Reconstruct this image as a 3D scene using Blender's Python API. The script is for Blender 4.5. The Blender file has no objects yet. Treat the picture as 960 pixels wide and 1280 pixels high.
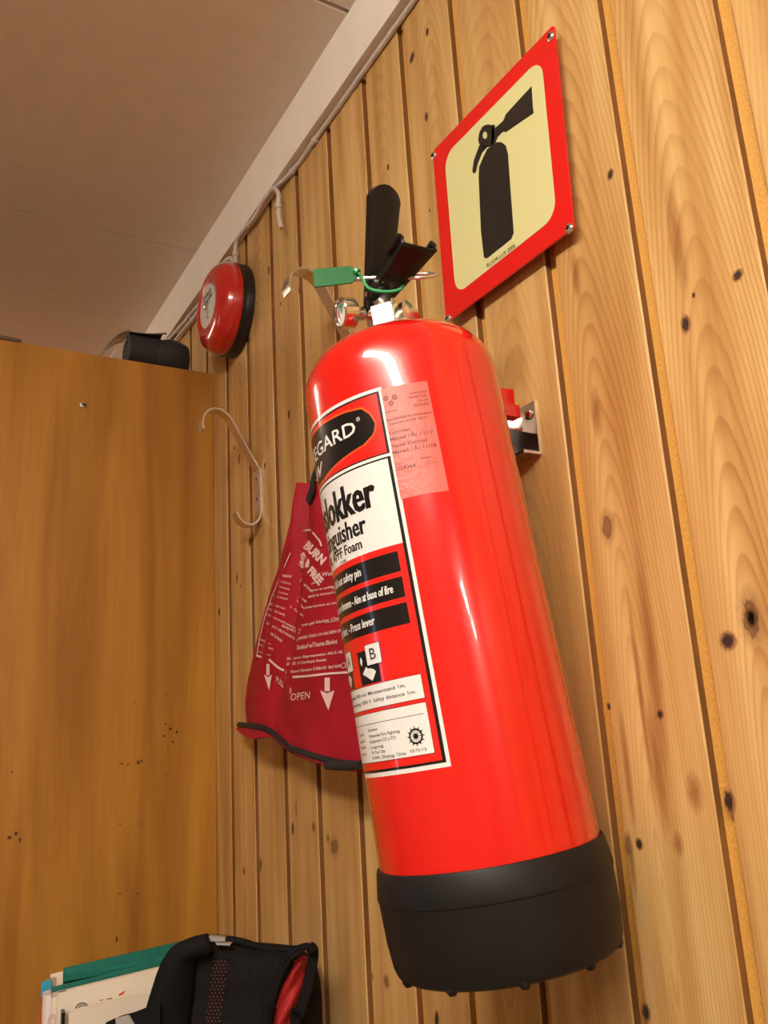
import bpy, bmesh, math, random
import numpy as np
from mathutils import Vector, Matrix, noise
PI = math.pi
S = bpy.context.scene
COL = S.collection
random.seed(7)

# ------------------------------------------------------------------ camera
F_PX, CX, CY = 1058.38, 480.0, 640.0
R = np.array([[0.50002184, 0.86409725, -0.05756828],      # camera right, down, forward in world axes
              [-0.24306034, 0.07622555, -0.96701155],
              [-0.83120384, 0.49751946, 0.24814221]])
CAM = np.array([0.0, -0.482, 1.45])
cd = bpy.data.cameras.new('camera')
cd.sensor_fit = 'VERTICAL'
cd.sensor_height = 36
cd.lens = F_PX * 36 / 1280
cd.clip_start = 0.02
co = bpy.data.objects.new('camera', cd)
COL.objects.link(co)
m = Matrix.Identity(4)
for i in range(3):
    m[i][0] = R[0][i]; m[i][1] = -R[1][i]; m[i][2] = -R[2][i]; m[i][3] = CAM[i]
co.matrix_world = m
S.camera = co

# ------------------------------------------------------------------ world, exposure
S.view_settings.view_transform = 'Standard'
S.view_settings.look = 'None'
S.view_settings.gamma = 1
S.view_settings.use_curve_mapping = False
S.view_settings.exposure = 0.60
W = bpy.data.worlds.new('world'); S.world = W; W.use_nodes = True
W.node_tree.nodes['Background'].inputs[0].default_value = (0.55, 0.75, 1.0, 1)
W.node_tree.nodes['Background'].inputs[1].default_value = 2.5
S.cycles.max_bounces = 8
S.cycles.diffuse_bounces = 5
S.cycles.sample_clamp_indirect = 4

LAMP_POWER = 37.0       # emission strength of the ceiling tubes
LAMP_COL = (1.0, 0.91, 0.79)

# ------------------------------------------------------------------ helpers
def ray(x, y):
    return R.T @ np.array([(x - CX) / F_PX, (y - CY) / F_PX, 1.0])
def at(x, y, ax, val):
    """point of the line of sight through a pixel on the world plane axis=val"""
    d = ray(x, y)
    return Vector(CAM + d * (val - CAM[ax]) / d[ax])

MATS = {}
def mat(name, col=(0.8, 0.8, 0.8), rough=0.5, metal=0.0, coat=0.0, spec=0.5, emit=None, strength=0, alpha=1,
        noise_amt=0.0, noise_scale=40, bump=0.0, bump_scale=200, trans=0.0, stretch=(1, 1, 1), ior=None):
    if name in MATS: return MATS[name]
    M = bpy.data.materials.new(name); M.use_nodes = True
    nt = M.node_tree; b = nt.nodes['Principled BSDF']
    b.inputs['Base Color'].default_value = (*col, 1)
    b.inputs['Roughness'].default_value = rough
    b.inputs['Metallic'].default_value = metal
    b.inputs['Coat Weight'].default_value = coat
    b.inputs['Coat Roughness'].default_value = 0.04
    b.inputs['Specular IOR Level'].default_value = spec
    b.inputs['Alpha'].default_value = alpha
    b.inputs['Transmission Weight'].default_value = trans
    if ior: b.inputs['IOR'].default_value = ior
    if emit:
        b.inputs['Emission Color'].default_value = (*emit, 1)
        b.inputs['Emission Strength'].default_value = strength
    tc = mp = None
    if noise_amt or bump:
        tc = nt.nodes.new('ShaderNodeTexCoord'); mp = nt.nodes.new('ShaderNodeMapping')
        mp.inputs['Scale'].default_value = stretch
        nt.links.new(tc.outputs['Object'], mp.inputs[0])
    if noise_amt:
        n = nt.nodes.new('ShaderNodeTexNoise'); n.inputs['Scale'].default_value = noise_scale
        n.inputs['Detail'].default_value = 5
        nt.links.new(mp.outputs[0], n.inputs['Vector'])
        r = nt.nodes.new('ShaderNodeValToRGB')
        a = noise_amt
        r.color_ramp.elements[0].position = 0.3; r.color_ramp.elements[1].position = 0.7
        r.color_ramp.elements[0].color = (*[c * (1 - a) for c in col], 1)
        r.color_ramp.elements[1].color = (*[min(1, c * (1 + a)) for c in col], 1)
        nt.links.new(n.outputs['Fac'], r.inputs[0]); nt.links.new(r.outputs[0], b.inputs['Base Color'])
    if bump:
        n2 = nt.nodes.new('ShaderNodeTexNoise'); n2.inputs['Scale'].default_value = bump_scale
        n2.inputs['Detail'].default_value = 3
        nt.links.new(mp.outputs[0], n2.inputs['Vector'])
        bp = nt.nodes.new('ShaderNodeBump'); bp.inputs['Strength'].default_value = bump
        bp.inputs['Distance'].default_value = 0.002
        nt.links.new(n2.outputs['Fac'], bp.inputs['Height']); nt.links.new(bp.outputs[0], b.inputs['Normal'])
    MATS[name] = M
    return M

class MB:
    def __init__(s): s.v = []; s.f = []; s.m = []; s.mats = []
    def mi(s, mt):
        if mt not in s.mats: s.mats.append(mt)
        return s.mats.index(mt)
    def add(s, vs, fs, mt):
        o = len(s.v); k = s.mi(mt)
        s.v += [tuple(v) for v in vs]
        for f in fs: s.f.append(tuple(i + o for i in f)); s.m.append(k)
        return s
    def box(s, lo, hi, mt):
        x0, y0, z0 = lo; x1, y1, z1 = hi
        vs = [(x0,y0,z0),(x1,y0,z0),(x1,y1,z0),(x0,y1,z0),(x0,y0,z1),(x1,y0,z1),(x1,y1,z1),(x0,y1,z1)]
        return s.add(vs, [(0,3,2,1),(4,5,6,7),(0,1,5,4),(1,2,6,5),(2,3,7,6),(3,0,4,7)], mt)
    def obox(s, c, ax, ay, az, mt):
        """box from centre and three half-axis vectors"""
        c = Vector(c); ax = Vector(ax); ay = Vector(ay); az = Vector(az)
        vs = [c + a*ax + b*ay + d*az for d in (-1, 1) for a, b in ((-1,-1),(1,-1),(1,1),(-1,1))]
        fs = [(0,3,2,1),(4,5,6,7),(0,1,5,4),(1,2,6,5),(2,3,7,6),(3,0,4,7)]
        if ax.cross(ay).dot(az) < 0: fs = [f[::-1] for f in fs]
        return s.add(vs, fs, mt)
    def tube(s, pts, r, mt, n=10, closed=False, cap=True, flat=None):
        pts = [Vector(p) for p in pts]; N = len(pts)
        rs = r if isinstance(r, (list, tuple)) else [r] * N
        vs = []; prev = None
        for i, p in enumerate(pts):
            if closed: t = pts[(i+1) % N] - pts[i-1]
            else: t = pts[min(i+1, N-1)] - pts[max(i-1, 0)]
            t.normalize()
            if prev is None:
                u = t.cross(Vector((0.13, 0.21, 1)))
                if u.length < 1e-4: u = t.cross(Vector((1, 0, 0)))
            else: u = prev - t * prev.dot(t)
            u.normalize(); prev = u; w = t.cross(u)
            for k in range(n):
                a = 2*PI*k/n
                vs.append(p + u*math.cos(a)*rs[i] + w*math.sin(a)*rs[i])
        fs = []
        for i in range(N if closed else N-1):
            j = (i+1) % N
            for k in range(n):
                l = (k+1) % n
                fs.append((i*n+k, i*n+l, j*n+l, j*n+k))
        if cap and not closed:
            fs.append(tuple(range(n))[::-1]); fs.append(tuple((N-1)*n+k for k in range(n)))
        return s.add(vs, fs, mt)
    def lathe(s, prof, c, ax, mt, n=48, u=None, mats=None):
        """prof: (radius, height along ax)"""
        c = Vector(c); ax = Vector(ax).normalized()
        if u is None:
            u = ax.cross(Vector((0.1, 0.2, 1)))
            if u.length < 0.3: u = ax.cross(Vector((1, 0, 0)))
        u = Vector(u).normalized(); w = ax.cross(u)
        vs = []
        for r_, h in prof:
            for k in range(n):
                a = 2*PI*k/n
                vs.append(c + ax*h + (u*math.cos(a) + w*math.sin(a))*max(r_, 1e-5))
        for i in range(len(prof)-1):
            fs = []
            for k in range(n):
                l = (k+1) % n
                fs.append((i*n+k, i*n+l, (i+1)*n+l, (i+1)*n+k))
            if i == 0:
                base = len(s.v); s.add(vs, fs, mats[i] if mats else mt)
            else:
                kk = s.mi(mats[i] if mats else mt)
                for f in fs: s.f.append(tuple(q+base for q in f)); s.m.append(kk)
        return s
    def prism(s, poly, fn, d0, d1, mt, side=None):
        """2-D polygon, fn(x, y, d) -> point, extruded from d0 to d1"""
        n = len(poly)
        vs = [fn(x, y, d0) for x, y in poly] + [fn(x, y, d1) for x, y in poly]
        fs = [tuple(range(n))[::-1], tuple(range(n, 2*n))] + [(i, (i+1) % n, n+(i+1) % n, n+i) for i in range(n)]
        return s.add(vs, fs, mt)
    def grid(s, fn, nu, nv, mt, flip=False):
        vs = [fn(i/nu, j/nv) for j in range(nv+1) for i in range(nu+1)]
        fs = []
        for j in range(nv):
            for i in range(nu):
                a = j*(nu+1)+i
                f = (a, a+1, a+nu+2, a+nu+1)
                fs.append(f[::-1] if flip else f)
        return s.add(vs, fs, mt)
    def build(s, name, parent=None, smooth=True, angle=35, fix=True, loc=None):
        me = bpy.data.meshes.new(name)
        me.from_pydata(s.v, [], s.f)
        for mt in s.mats: me.materials.append(mt)
        me.polygons.foreach_set('material_index', s.m)
        me.update()
        if fix:
            bm = bmesh.new(); bm.from_mesh(me)
            bmesh.ops.recalc_face_normals(bm, faces=bm.faces); bm.to_mesh(me); bm.free()
        if smooth:
            me.polygons.foreach_set('use_smooth', [True]*len(me.polygons))
            me.set_sharp_from_angle(angle=math.radians(angle))
        o = bpy.data.objects.new(name, me); COL.objects.link(o)
        if parent: o.parent = parent
        if loc is not None: o.location = loc
        return o

def tag(o, label=None, cat=None, group=None, kind=None):
    if label: o['label'] = label
    if cat: o['category'] = cat
    if group: o['group'] = group
    if kind: o['kind'] = kind
    return o
def thing(name, label, cat, loc=(0, 0, 0), group=None):
    o = bpy.data.objects.new(name, None); COL.objects.link(o)
    o.location = loc; o.empty_display_size = 0.05
    return tag(o, label, cat, group)

_tc = {}
def text2d(txt, bold=0.0, shear=0.0):
    """triangulated lettering, normalised: x 0..width, y in units of cap height"""
    k = (txt, bold, shear)
    if k in _tc: return _tc[k]
    cu = bpy.data.curves.new('t', 'FONT'); cu.body = txt; cu.size = 1; cu.resolution_u = 2
    cu.offset = bold; cu.shear = shear
    ob = bpy.data.objects.new('t', cu); COL.objects.link(ob)
    dg = bpy.context.evaluated_depsgraph_get(); dg.update()
    me = bpy.data.meshes.new_from_object(ob.evaluated_get(dg))
    v = [(p.co.x / 0.73, p.co.y / 0.73) for p in me.vertices]; f = [tuple(p.vertices) for p in me.polygons]
    bpy.data.objects.remove(ob); bpy.data.curves.remove(cu); bpy.data.meshes.remove(me)
    x0 = min(p[0] for p in v); x1 = max(p[0] for p in v)
    v = [(p[0]-x0, p[1]) for p in v]
    _tc[k] = (v, f, x1-x0)
    return _tc[k]
def put_text(mb, txt, fn, h, mt, width=None, bold=0.0, shear=0.0, align='l', x=0, y=0):
    """fn(x, y) -> point; h = cap height; width squeezes the run to that length"""
    heavy = bold if bold > 0.018 else 0.0            # heavy weights: the same letters set again a hair apart
    v, f, w = text2d(txt, 0.010 if heavy else bold, shear)
    sx = (width / w) if width else h
    tw = w * sx
    off = {'l': 0, 'r': -tw, 'c': -tw/2}[align] + x
    for dx in ((-1, -0.33, 0.33, 1) if heavy else (0,)):
        mb.add([fn(p[0]*sx + off + dx*heavy*h, p[1]*h + y) for p in v], f, mt)
    return tw

def bez(p, n=24):
    """Catmull-Rom through the points"""
    p = [Vector(q) for q in p]; out = []
    for i in range(len(p)-1):
        a = p[max(i-1, 0)]; b = p[i]; c = p[i+1]; d = p[min(i+2, len(p)-1)]
        for k in range(n):
            t = k/n
            out.append(0.5*((2*b) + (c-a)*t + (2*a-5*b+4*c-d)*t*t + (3*b-a-3*c+d)*t**3))
    out.append(p[-1]); return out

# ------------------------------------------------------------------ materials
def wood_plank_mat():
    M = bpy.data.materials.new('pine_plank'); M.use_nodes = True
    nt = M.node_tree; N = nt.nodes.new; L = nt.links.new
    b = nt.nodes['Principled BSDF']
    tc = N('ShaderNodeTexCoord'); sep = N('ShaderNodeSeparateXYZ'); L(tc.outputs['Object'], sep.inputs[0])
    def attr(n):
        a = N('ShaderNodeAttribute'); a.attribute_type = 'OBJECT'; a.attribute_name = n; return a.outputs['Fac']
    def mth(op, a, c=None, d=None):
        q = N('ShaderNodeMath'); q.operation = op
        for i, v in enumerate((a, c, d)):
            if v is None: continue
            if isinstance(v, (int, float)): q.inputs[i].default_value = v
            else: L(v, q.inputs[i])
        return q.outputs[0]
    ringx = attr('ring_x'); ringz = attr('ring_z'); seed = attr('seed'); tone = attr('tone')
    # slow wander of the grain
    cmb = N('ShaderNodeCombineXYZ'); L(mth('MULTIPLY', sep.outputs[0], 6.0), cmb.inputs[0])
    L(mth('ADD', mth('MULTIPLY', sep.outputs[2], 1.1), seed), cmb.inputs[2]); L(seed, cmb.inputs[1])
    n1 = N('ShaderNodeTexNoise'); n1.inputs['Scale'].default_value = 2.2; n1.inputs['Detail'].default_value = 3; L(cmb.outputs[0], n1.inputs['Vector'])
    wob = mth('MULTIPLY', mth('SUBTRACT', n1.outputs['Fac'], 0.5), 0.010)
    dx = mth('ADD', mth('SUBTRACT', sep.outputs[0], ringx), wob)
    dz = mth('ADD', mth('MULTIPLY', mth('SUBTRACT', sep.outputs[2], ringz), 0.085), mth('MULTIPLY', wob, 0.6))
    rr = mth('SQRT', mth('ADD', mth('MULTIPLY', dx, dx), mth('MULTIPLY', dz, dz)))
    fr = mth('FRACT', mth('MULTIPLY', mth('ADD', rr, mth("MULTIPLY", wob, 0.5)), 370.0))
    ring = N('ShaderNodeValToRGB'); L(fr, ring.inputs[0])
    e = ring.color_ramp.elements
    e[0].position = 0.0; e[0].color = (0, 0, 0, 1)
    e[1].position = 1.0; e[1].color = (0.15, 0.15, 0.15, 1)
    for p, c in ((0.45, 0.05), (0.88, 0.95), (0.95, 0.75)):
        q = e.new(p); q.color = (c, c, c, 1)
    # broad bands of colour along the board
    cm2 = N('ShaderNodeCombineXYZ'); L(mth('MULTIPLY', sep.outputs[0], 30.0), cm2.inputs[0]); L(mth('ADD', mth('MULTIPLY', sep.outputs[2], 2.0), mth('MULTIPLY', seed, 3.1)), cm2.inputs[2])
    n2 = N('ShaderNodeTexNoise'); n2.inputs['Scale'].default_value = 1.3; n2.inputs['Detail'].default_value = 4; L(cm2.outputs[0], n2.inputs['Vector'])
    base = N('ShaderNodeValToRGB'); L(n2.outputs['Fac'], base.inputs[0])
    e = base.color_ramp.elements
    e[0].position = 0.30; e[0].color = (0.47, 0.245, 0.075, 1)
    e[1].position = 0.68; e[1].color = (0.73, 0.490, 0.200, 1)
    q = e.new(0.5); q.color = (0.62, 0.375, 0.135, 1)
    # fine fibres
    cm3 = N('ShaderNodeCombineXYZ'); L(mth('MULTIPLY', sep.outputs[0], 900.0), cm3.inputs[0]); L(mth('MULTIPLY', sep.outputs[2], 14.0), cm3.inputs[2]); L(seed, cm3.inputs[1])
    n3 = N('ShaderNodeTexNoise'); n3.inputs['Scale'].default_value = 1.0; n3.inputs['Detail'].default_value = 2; L(cm3.outputs[0], n3.inputs['Vector'])
    # where the rings are strong
    n4 = N('ShaderNodeTexNoise'); n4.inputs['Scale'].default_value = 0.8; L(cm2.outputs[0], n4.inputs['Vector'])
    stren = mth('MULTIPLY', mth('MULTIPLY', ring.outputs[0], mth('MULTIPLY_ADD', n4.outputs['Fac'], 1.2, -0.15)), attr('grain'))
    m1 = N('ShaderNodeMix'); m1.data_type = 'RGBA'; m1.blend_type = 'MULTIPLY'
    L(stren, m1.inputs[0]); L(base.outputs[0], m1.inputs[6]); m1.inputs[7].default_value = (0.58, 0.41, 0.26, 1)
    m2 = N('ShaderNodeMix'); m2.data_type = 'RGBA'; m2.blend_type = 'MULTIPLY'
    L(mth('MULTIPLY', n3.outputs['Fac'], 0.42), m2.inputs[0]); L(m1.outputs[2], m2.inputs[6]); m2.inputs[7].default_value = (0.60, 0.50, 0.40, 1)
    hs = N('ShaderNodeHueSaturation'); L(m2.outputs[2], hs.inputs['Color']); L(tone, hs.inputs['Value']); hs.inputs['Saturation'].default_value = 1.0
    L(hs.outputs[0], b.inputs['Base Color'])
    b.inputs['Roughness'].default_value = 0.42
    b.inputs['Specular IOR Level'].default_value = 0.35
    bp = N('ShaderNodeBump'); bp.inputs['Strength'].default_value = 0.25; bp.inputs['Distance'].default_value = 0.0006
    L(mth('ADD', mth('MULTIPLY', fr, 0.5), n3.outputs['Fac']), bp.inputs['Height']); L(bp.outputs[0], b.inputs['Normal'])
    return M
WOOD = wood_plank_mat()
GROOVE = mat('stained_groove', (0.66, 0.33, 0.065), rough=0.55, noise_amt=0.18, noise_scale=800, bump=0.3, bump_scale=900, stretch=(1, 1, 0.5))
GSIDE = mat('board_edge_wood', (0.20, 0.085, 0.022), rough=0.6, noise_amt=0.25, noise_scale=120, stretch=(1, 1, 0.1))

def knot_mat(name, cols):
    """a disc whose local radius drives dark centre, ring and soft rim"""
    M = bpy.data.materials.new(name); M.use_nodes = True
    nt = M.node_tree; N = nt.nodes.new; L = nt.links.new; b = nt.nodes['Principled BSDF']
    at_ = N('ShaderNodeUVMap'); at_.uv_map = 'UVMap'
    mp = N('ShaderNodeMapping'); mp.inputs['Location'].default_value = (0, 0, 0); L(at_.outputs[0], mp.inputs[0])
    ns = N('ShaderNodeTexNoise'); ns.inputs['Scale'].default_value = 3.0; L(at_.outputs[0], ns.inputs['Vector'])
    ln = N('ShaderNodeVectorMath'); ln.operation = 'LENGTH'; L(mp.outputs[0], ln.inputs[0])
    ad = N('ShaderNodeMath'); ad.operation = 'MULTIPLY_ADD'; L(ns.outputs['Fac'], ad.inputs[0]); ad.inputs[1].default_value = 0.5
    sb = N('ShaderNodeMath'); sb.operation = 'SUBTRACT'; L(ln.outputs['Value'], sb.inputs[0]); sb.inputs[1].default_value = 0.25
    L(sb.outputs[0], ad.inputs[2])
    rp = N('ShaderNodeValToRGB'); L(ad.outputs[0], rp.inputs[0])
    e = rp.color_ramp.elements; e[0].position = cols[0][0]; e[0].color = (*cols[0][1], cols[0][2]); e[1].position = cols[-1][0]; e[1].color = (*cols[-1][1], cols[-1][2])
    for p, c, a in cols[1:-1]:
        q = e.new(p); q.color = (*c, a)
    L(rp.outputs[0], b.inputs['Base Color']); L(rp.outputs[1], b.inputs['Alpha']); b.inputs['Roughness'].default_value = 0.6
    return M
KNOT = knot_mat('dark_knot', [(0.0, (0.05, 0.022, 0.014), 1), (0.28, (0.02, 0.008, 0.006), 1), (0.42, (0.06, 0.022, 0.012), 1), (0.52, (0.22, 0.09, 0.03), 0.7), (0.9, (0.40, 0.2, 0.07), 0)])
KNOTL = knot_mat('pale_knot', [(0.0, (0.20, 0.09, 0.035), 0.9), (0.18, (0.38, 0.18, 0.07), 0.6), (0.36, (0.20, 0.085, 0.03), 0.85), (0.5, (0.40, 0.2, 0.08), 0.3), (0.9, (0.40, 0.2, 0.08), 0)])
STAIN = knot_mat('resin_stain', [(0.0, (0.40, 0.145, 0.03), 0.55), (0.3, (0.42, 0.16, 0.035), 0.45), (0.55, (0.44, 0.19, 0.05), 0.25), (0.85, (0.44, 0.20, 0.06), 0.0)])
MARK = knot_mat('small_dark_mark', [(0.0, (0.05, 0.02, 0.01), 0.95), (0.4, (0.08, 0.03, 0.012), 0.8), (0.75, (0.2, 0.09, 0.03), 0.0)])

def decal(name, c, ux, uz, mt, parent, rings=2, n=14):
    """oval slightly proud disc with radial UVs: centre c, half axes ux and uz"""
    c = Vector(c); ux = Vector(ux); uz = Vector(uz)
    vs = [c]; uv = [(0, 0)]
    for j in range(1, rings+1):
        for k in range(n):
            a = 2*PI*k/n; q = j/rings
            vs.append(c + ux*math.cos(a)*q + uz*math.sin(a)*q); uv.append((math.cos(a)*q, math.sin(a)*q))
    fs = [(0, 1+k, 1+(k+1) % n) for k in range(n)]
    for j in range(rings-1):
        for k in range(n):
            a = 1+j*n+k; b2 = 1+j*n+(k+1) % n
            fs.append((a, a+n, b2+n, b2))
    me = bpy.data.meshes.new(name); me.from_pydata([tuple(v) for v in vs], [], fs); me.materials.append(mt)
    ul = me.uv_layers.new(name='UVMap')
    for p in me.polygons:
        for li in p.loop_indices: ul.data[li].uv = uv[me.loops[li].vertex_index]
    me.update()
    o = bpy.data.objects.new(name, me); COL.objects.link(o); o.parent = parent
    return o

def veneer_mat():
    M = bpy.data.materials.new('birch_veneer'); M.use_nodes = True
    nt = M.node_tree; N = nt.nodes.new; L = nt.links.new; b = nt.nodes['Principled BSDF']
    tc = N('ShaderNodeTexCoord')
    mp = N('ShaderNodeMapping'); mp.inputs['Scale'].default_value = (1, 9, 0.9); mp.inputs['Rotation'].default_value = (0.07, 0, 0); L(tc.outputs['Object'], mp.inputs[0])
    n = N('ShaderNodeTexNoise'); n.inputs['Scale'].default_value = 1.6; n.inputs['Detail'].default_value = 6; n.inputs['Distortion'].default_value = 0.7; L(mp.outputs[0], n.inputs['Vector'])
    mp2 = N('ShaderNodeMapping'); mp2.inputs['Scale'].default_value = (1, 260, 9); L(tc.outputs['Object'], mp2.inputs[0])
    n2 = N('ShaderNodeTexNoise'); n2.inputs['Scale'].default_value = 1.0; n2.inputs['Detail'].default_value = 3; L(mp2.outputs[0], n2.inputs['Vector'])
    rp = N('ShaderNodeValToRGB'); L(n.outputs['Fac'], rp.inputs[0]); e = rp.color_ramp.elements
    e[0].position = 0.32; e[0].color = (0.33, 0.130, 0.020, 1); e[1].position = 0.68; e[1].color = (0.58, 0.285, 0.045, 1)
    mx = N('ShaderNodeMix'); mx.data_type = 'RGBA'; mx.blend_type = 'MULTIPLY'
    sc = N('ShaderNodeMath'); sc.operation = 'MULTIPLY'; sc.inputs[1].default_value = 0.45; L(n2.outputs['Fac'], sc.inputs[0]); L(sc.outputs[0], mx.inputs[0])
    L(rp.outputs[0], mx.inputs[6]); mx.inputs[7].default_value = (0.6, 0.5, 0.4, 1)
    L(mx.outputs[2], b.inputs['Base Color']); b.inputs['Roughness'].default_value = 0.38; b.inputs['Specular IOR Level'].default_value = 0.35
    return M
VENEER = veneer_mat()
CEIL = mat('painted_ceiling_board', (0.78, 0.68, 0.58), rough=0.75, noise_amt=0.03, noise_scale=30, bump=0.15, bump_scale=300)
TRIMM = mat('cream_painted_trim', (0.86, 0.79, 0.70), rough=0.45, noise_amt=0.03, noise_scale=20)
PLASTER = mat('plain_plaster', (0.46, 0.38, 0.29), rough=0.85, noise_amt=0.04, noise_scale=8)
FLOORM = mat('grey_brown_lino', (0.22, 0.16, 0.11), rough=0.5, noise_amt=0.15, noise_scale=25)
RED = mat('red_enamel', (0.72, 0.007, 0.004), rough=0.22, coat=1.0, spec=0.5)
REDB = mat('red_bell_enamel', (0.52, 0.010, 0.008), rough=0.22, coat=1.0)
REDL = mat('red_label_print', (0.74, 0.010, 0.005), rough=0.28, coat=0.6)
BLACKL = mat('black_label_print', (0.007, 0.005, 0.005), rough=0.25, coat=0.4, spec=0.35)
WHITEL = mat('white_label_print', (0.80, 0.78, 0.75), rough=0.3, coat=0.6)
ORANGEL = mat('orange_label_print', (0.85, 0.11, 0.015), rough=0.28, coat=0.6)
RUBBER = mat('black_rubber', (0.009, 0.008, 0.008), rough=0.5, spec=0.25, noise_amt=0.1, noise_scale=60)
BLACKP = mat('black_plastic', (0.006, 0.0055, 0.0055), rough=0.35, spec=0.3)
CHROME = mat('polished_chrome', (0.78, 0.75, 0.70), rough=0.12, metal=1)
NICKEL = mat('nickel_plated_brass', (0.75, 0.68, 0.58), rough=0.22, metal=1)
STEEL = mat('brushed_steel', (0.74, 0.71, 0.66), rough=0.30, metal=1, bump=0.15, bump_scale=300, stretch=(1, 1, 0.1))
GREEN = mat('green_seal_plastic', (0.002, 0.13, 0.026), rough=0.45, spec=0.3)
GREENL = mat('green_tie_plastic', (0.004, 0.30, 0.085), rough=0.3)
CABLEM = mat('white_cable_sheath', (0.60, 0.53, 0.48), rough=0.4)  # white darkened to stand for the shade under the cornice

# ------------------------------------------------------------------ the room shell
WZ = 2.374       # ceiling height
X0, X1, YF = -4.0, 7.2, -3.4
tag(MB().box((X0, YF, -0.06), (X1, 0.0, 0.0), FLOORM).build('floor', smooth=False), kind='structure')
# ceiling of flat boards with joints
ceil = MB().box((X0, YF, WZ+0.012), (X1, 0.03, WZ+0.07), mat('joint_shadow_board', (0.10, 0.075, 0.06), rough=0.9)).build('ceiling', smooth=False)
tag(ceil, kind='structure')
def ceil_panel(w, l):
    mb = MB(); c = 0.0015
    vs = []
    for z, q in ((0.012, 0), (c, 0), (0, c)):
        vs += [(q, q, z), (w-q, q, z), (w-q, l-q, z), (q, l-q, z)]
    fs = [(3, 2, 1, 0)] + [(i, (i+1) % 4, 4+(i+1) % 4, 4+i) for i in range(4)] + [(4+i, 4+(i+1) % 4, 8+(i+1) % 4, 8+i) for i in range(4)] + [(8, 9, 10, 11)]
    return mb.add(vs, fs, CEIL)
seamx = [-1.436 + 0.641*i for i in range(-5, 14)]
first = None
for i, sx in enumerate(seamx[:-1]):
    gap = 0.0015 if i < 5 else 0.005
    for y0, y1 in ((YF+0.01, -1.25), (-1.248, 0.0)):
        o = ceil_panel(seamx[i+1]-sx-gap, y1-y0).build('ceiling_panel', ceil, smooth=False)
        o.location = (sx, y0, WZ)
# pine boarded wall
wall = MB().box((X0, 0.014, 0), (X1, 0.08, WZ), GSIDE).build('wall_back', smooth=False)
tag(wall, kind='structure')
gr = [-1.5236, -1.4262, -1.3183, -1.2195, -1.1129, -1.0103, -0.9028, -0.7996, -0.7080, -0.6060, -0.5018, -0.4034, -0.3013]
pitch = 0.1022
pre = [gr[0]-pitch*i for i in range(23, 0, -1)]; post = [gr[-1]+pitch*i for i in range(1, 26)]
edges = pre + gr + post
RX = {gr[11]: (0.052, 1.30, 1.04, 1.0), gr[10]: (0.045, 1.32, 1.0, 0.85), gr[12]: (0.125, 0.2, 1.03, 0.8), gr[9]: (0.05, 0.9, 0.98, 0.5)}
def plank_mesh(w):
    """x from 0 (edge of the board on the left) to w; recessed tongue strip then proud face"""
    prof = [(0.0, 0.014), (0.0, 0.0075), (0.0125, 0.0075), (0.0130, 0.0015), (0.0145, 0.0), (w-0.0012, 0.0), (w, 0.0012), (w, 0.014)]
    mb = MB(); n = len(prof)
    vs = [(x, y, 0.0) for x, y in prof] + [(x, y, WZ) for x, y in prof]
    mk = [GSIDE, GROOVE, GSIDE, WOOD, WOOD, WOOD, GSIDE]
    for i in range(n-1):
        j = i+1
        mb.add([vs[i], vs[j], vs[n+j], vs[n+i]], [(0, 1, 2, 3)], mk[i])
    return mb
planks = []
for i in range(len(edges)-1):
    xa, xb = edges[i], edges[i+1]
    o = plank_mesh(xb-xa).build('plank', wall, smooth=False, fix=False)
    o.location = (xa, 0, 0)
    rx = RX.get(xa)
    if rx is None:
        rx = (random.choice([-0.06, -0.03, 0.04, 0.06, 0.13, 0.16]), random.uniform(0.6, 1.6), random.uniform(0.88, 1.05), random.uniform(0.35, 0.7))
    o['ring_x'], o['ring_z'], o['tone'], o['grain'] = rx
    o['seed'] = random.uniform(0, 50)
    planks.append((xa, xb, o))
def plank_at(x):
    for a, b_, o in planks:
        if a <= x < b_: return o
    return planks[0][2]
# knots and a few dark holes: pixel centre, half sizes in mm across and along, kind
def knot(px, py, rx, rz, mt=KNOT, name='knot', tilt=0.0, lift=0.0002):
    p = at(px, py, 1, -lift); o = plank_at(p.x)
    ux = Vector((math.cos(tilt), 0, math.sin(tilt)))*rx*0.001; uz = Vector((-math.sin(tilt), 0, math.cos(tilt)))*rz*0.001
    return decal(name, p - o.location, ux, uz, mt, o)
for k in [(534, 40, 4.2, 7), (515, 72, 6.5, 9, 0.5), (533, 146, 4.2, 8), (485, 209, 3.5, 6), (537, 263, 1.8, 3), (763, 218, 4.5, 6, 0.2), (922, 344, 6, 5, -0.5),
          (857, 405, 5.5, 9), (867, 369, 2, 3), (939, 772, 5, 8), (910, 801, 8.5, 8, 0.3), (911, 1001, 6, 11), (825, 893, 4, 4), (761, 883, 2.8, 4), (799, 1055, 4.6, 5.5),
          (807, 1265, 5.5, 8), (346, 526, 4, 6), (361, 518, 5, 9), (331, 582, 4.5, 7, 0.3), (299, 574, 4, 12), (296, 723, 4, 11), (301, 733, 3, 4), (312, 678, 4.5, 8),
          (336, 338, 5.5, 10), (374, 362, 4.5, 7), (351, 380, 3, 5), (321, 379, 2.5, 3), (305, 1089, 4, 7), (326, 1081, 4.5, 11), (366, 1036, 5, 10), (546, 1274, 5, 10, 0.2),  # first two are dark holes in the grooves, drawn as knots
          (274, 765, 6, 8)]:
    knot(k[0], k[1], k[2]*1.05, k[3]*1.05, tilt=-(k[4] if len(k) > 4 else 0))
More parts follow.
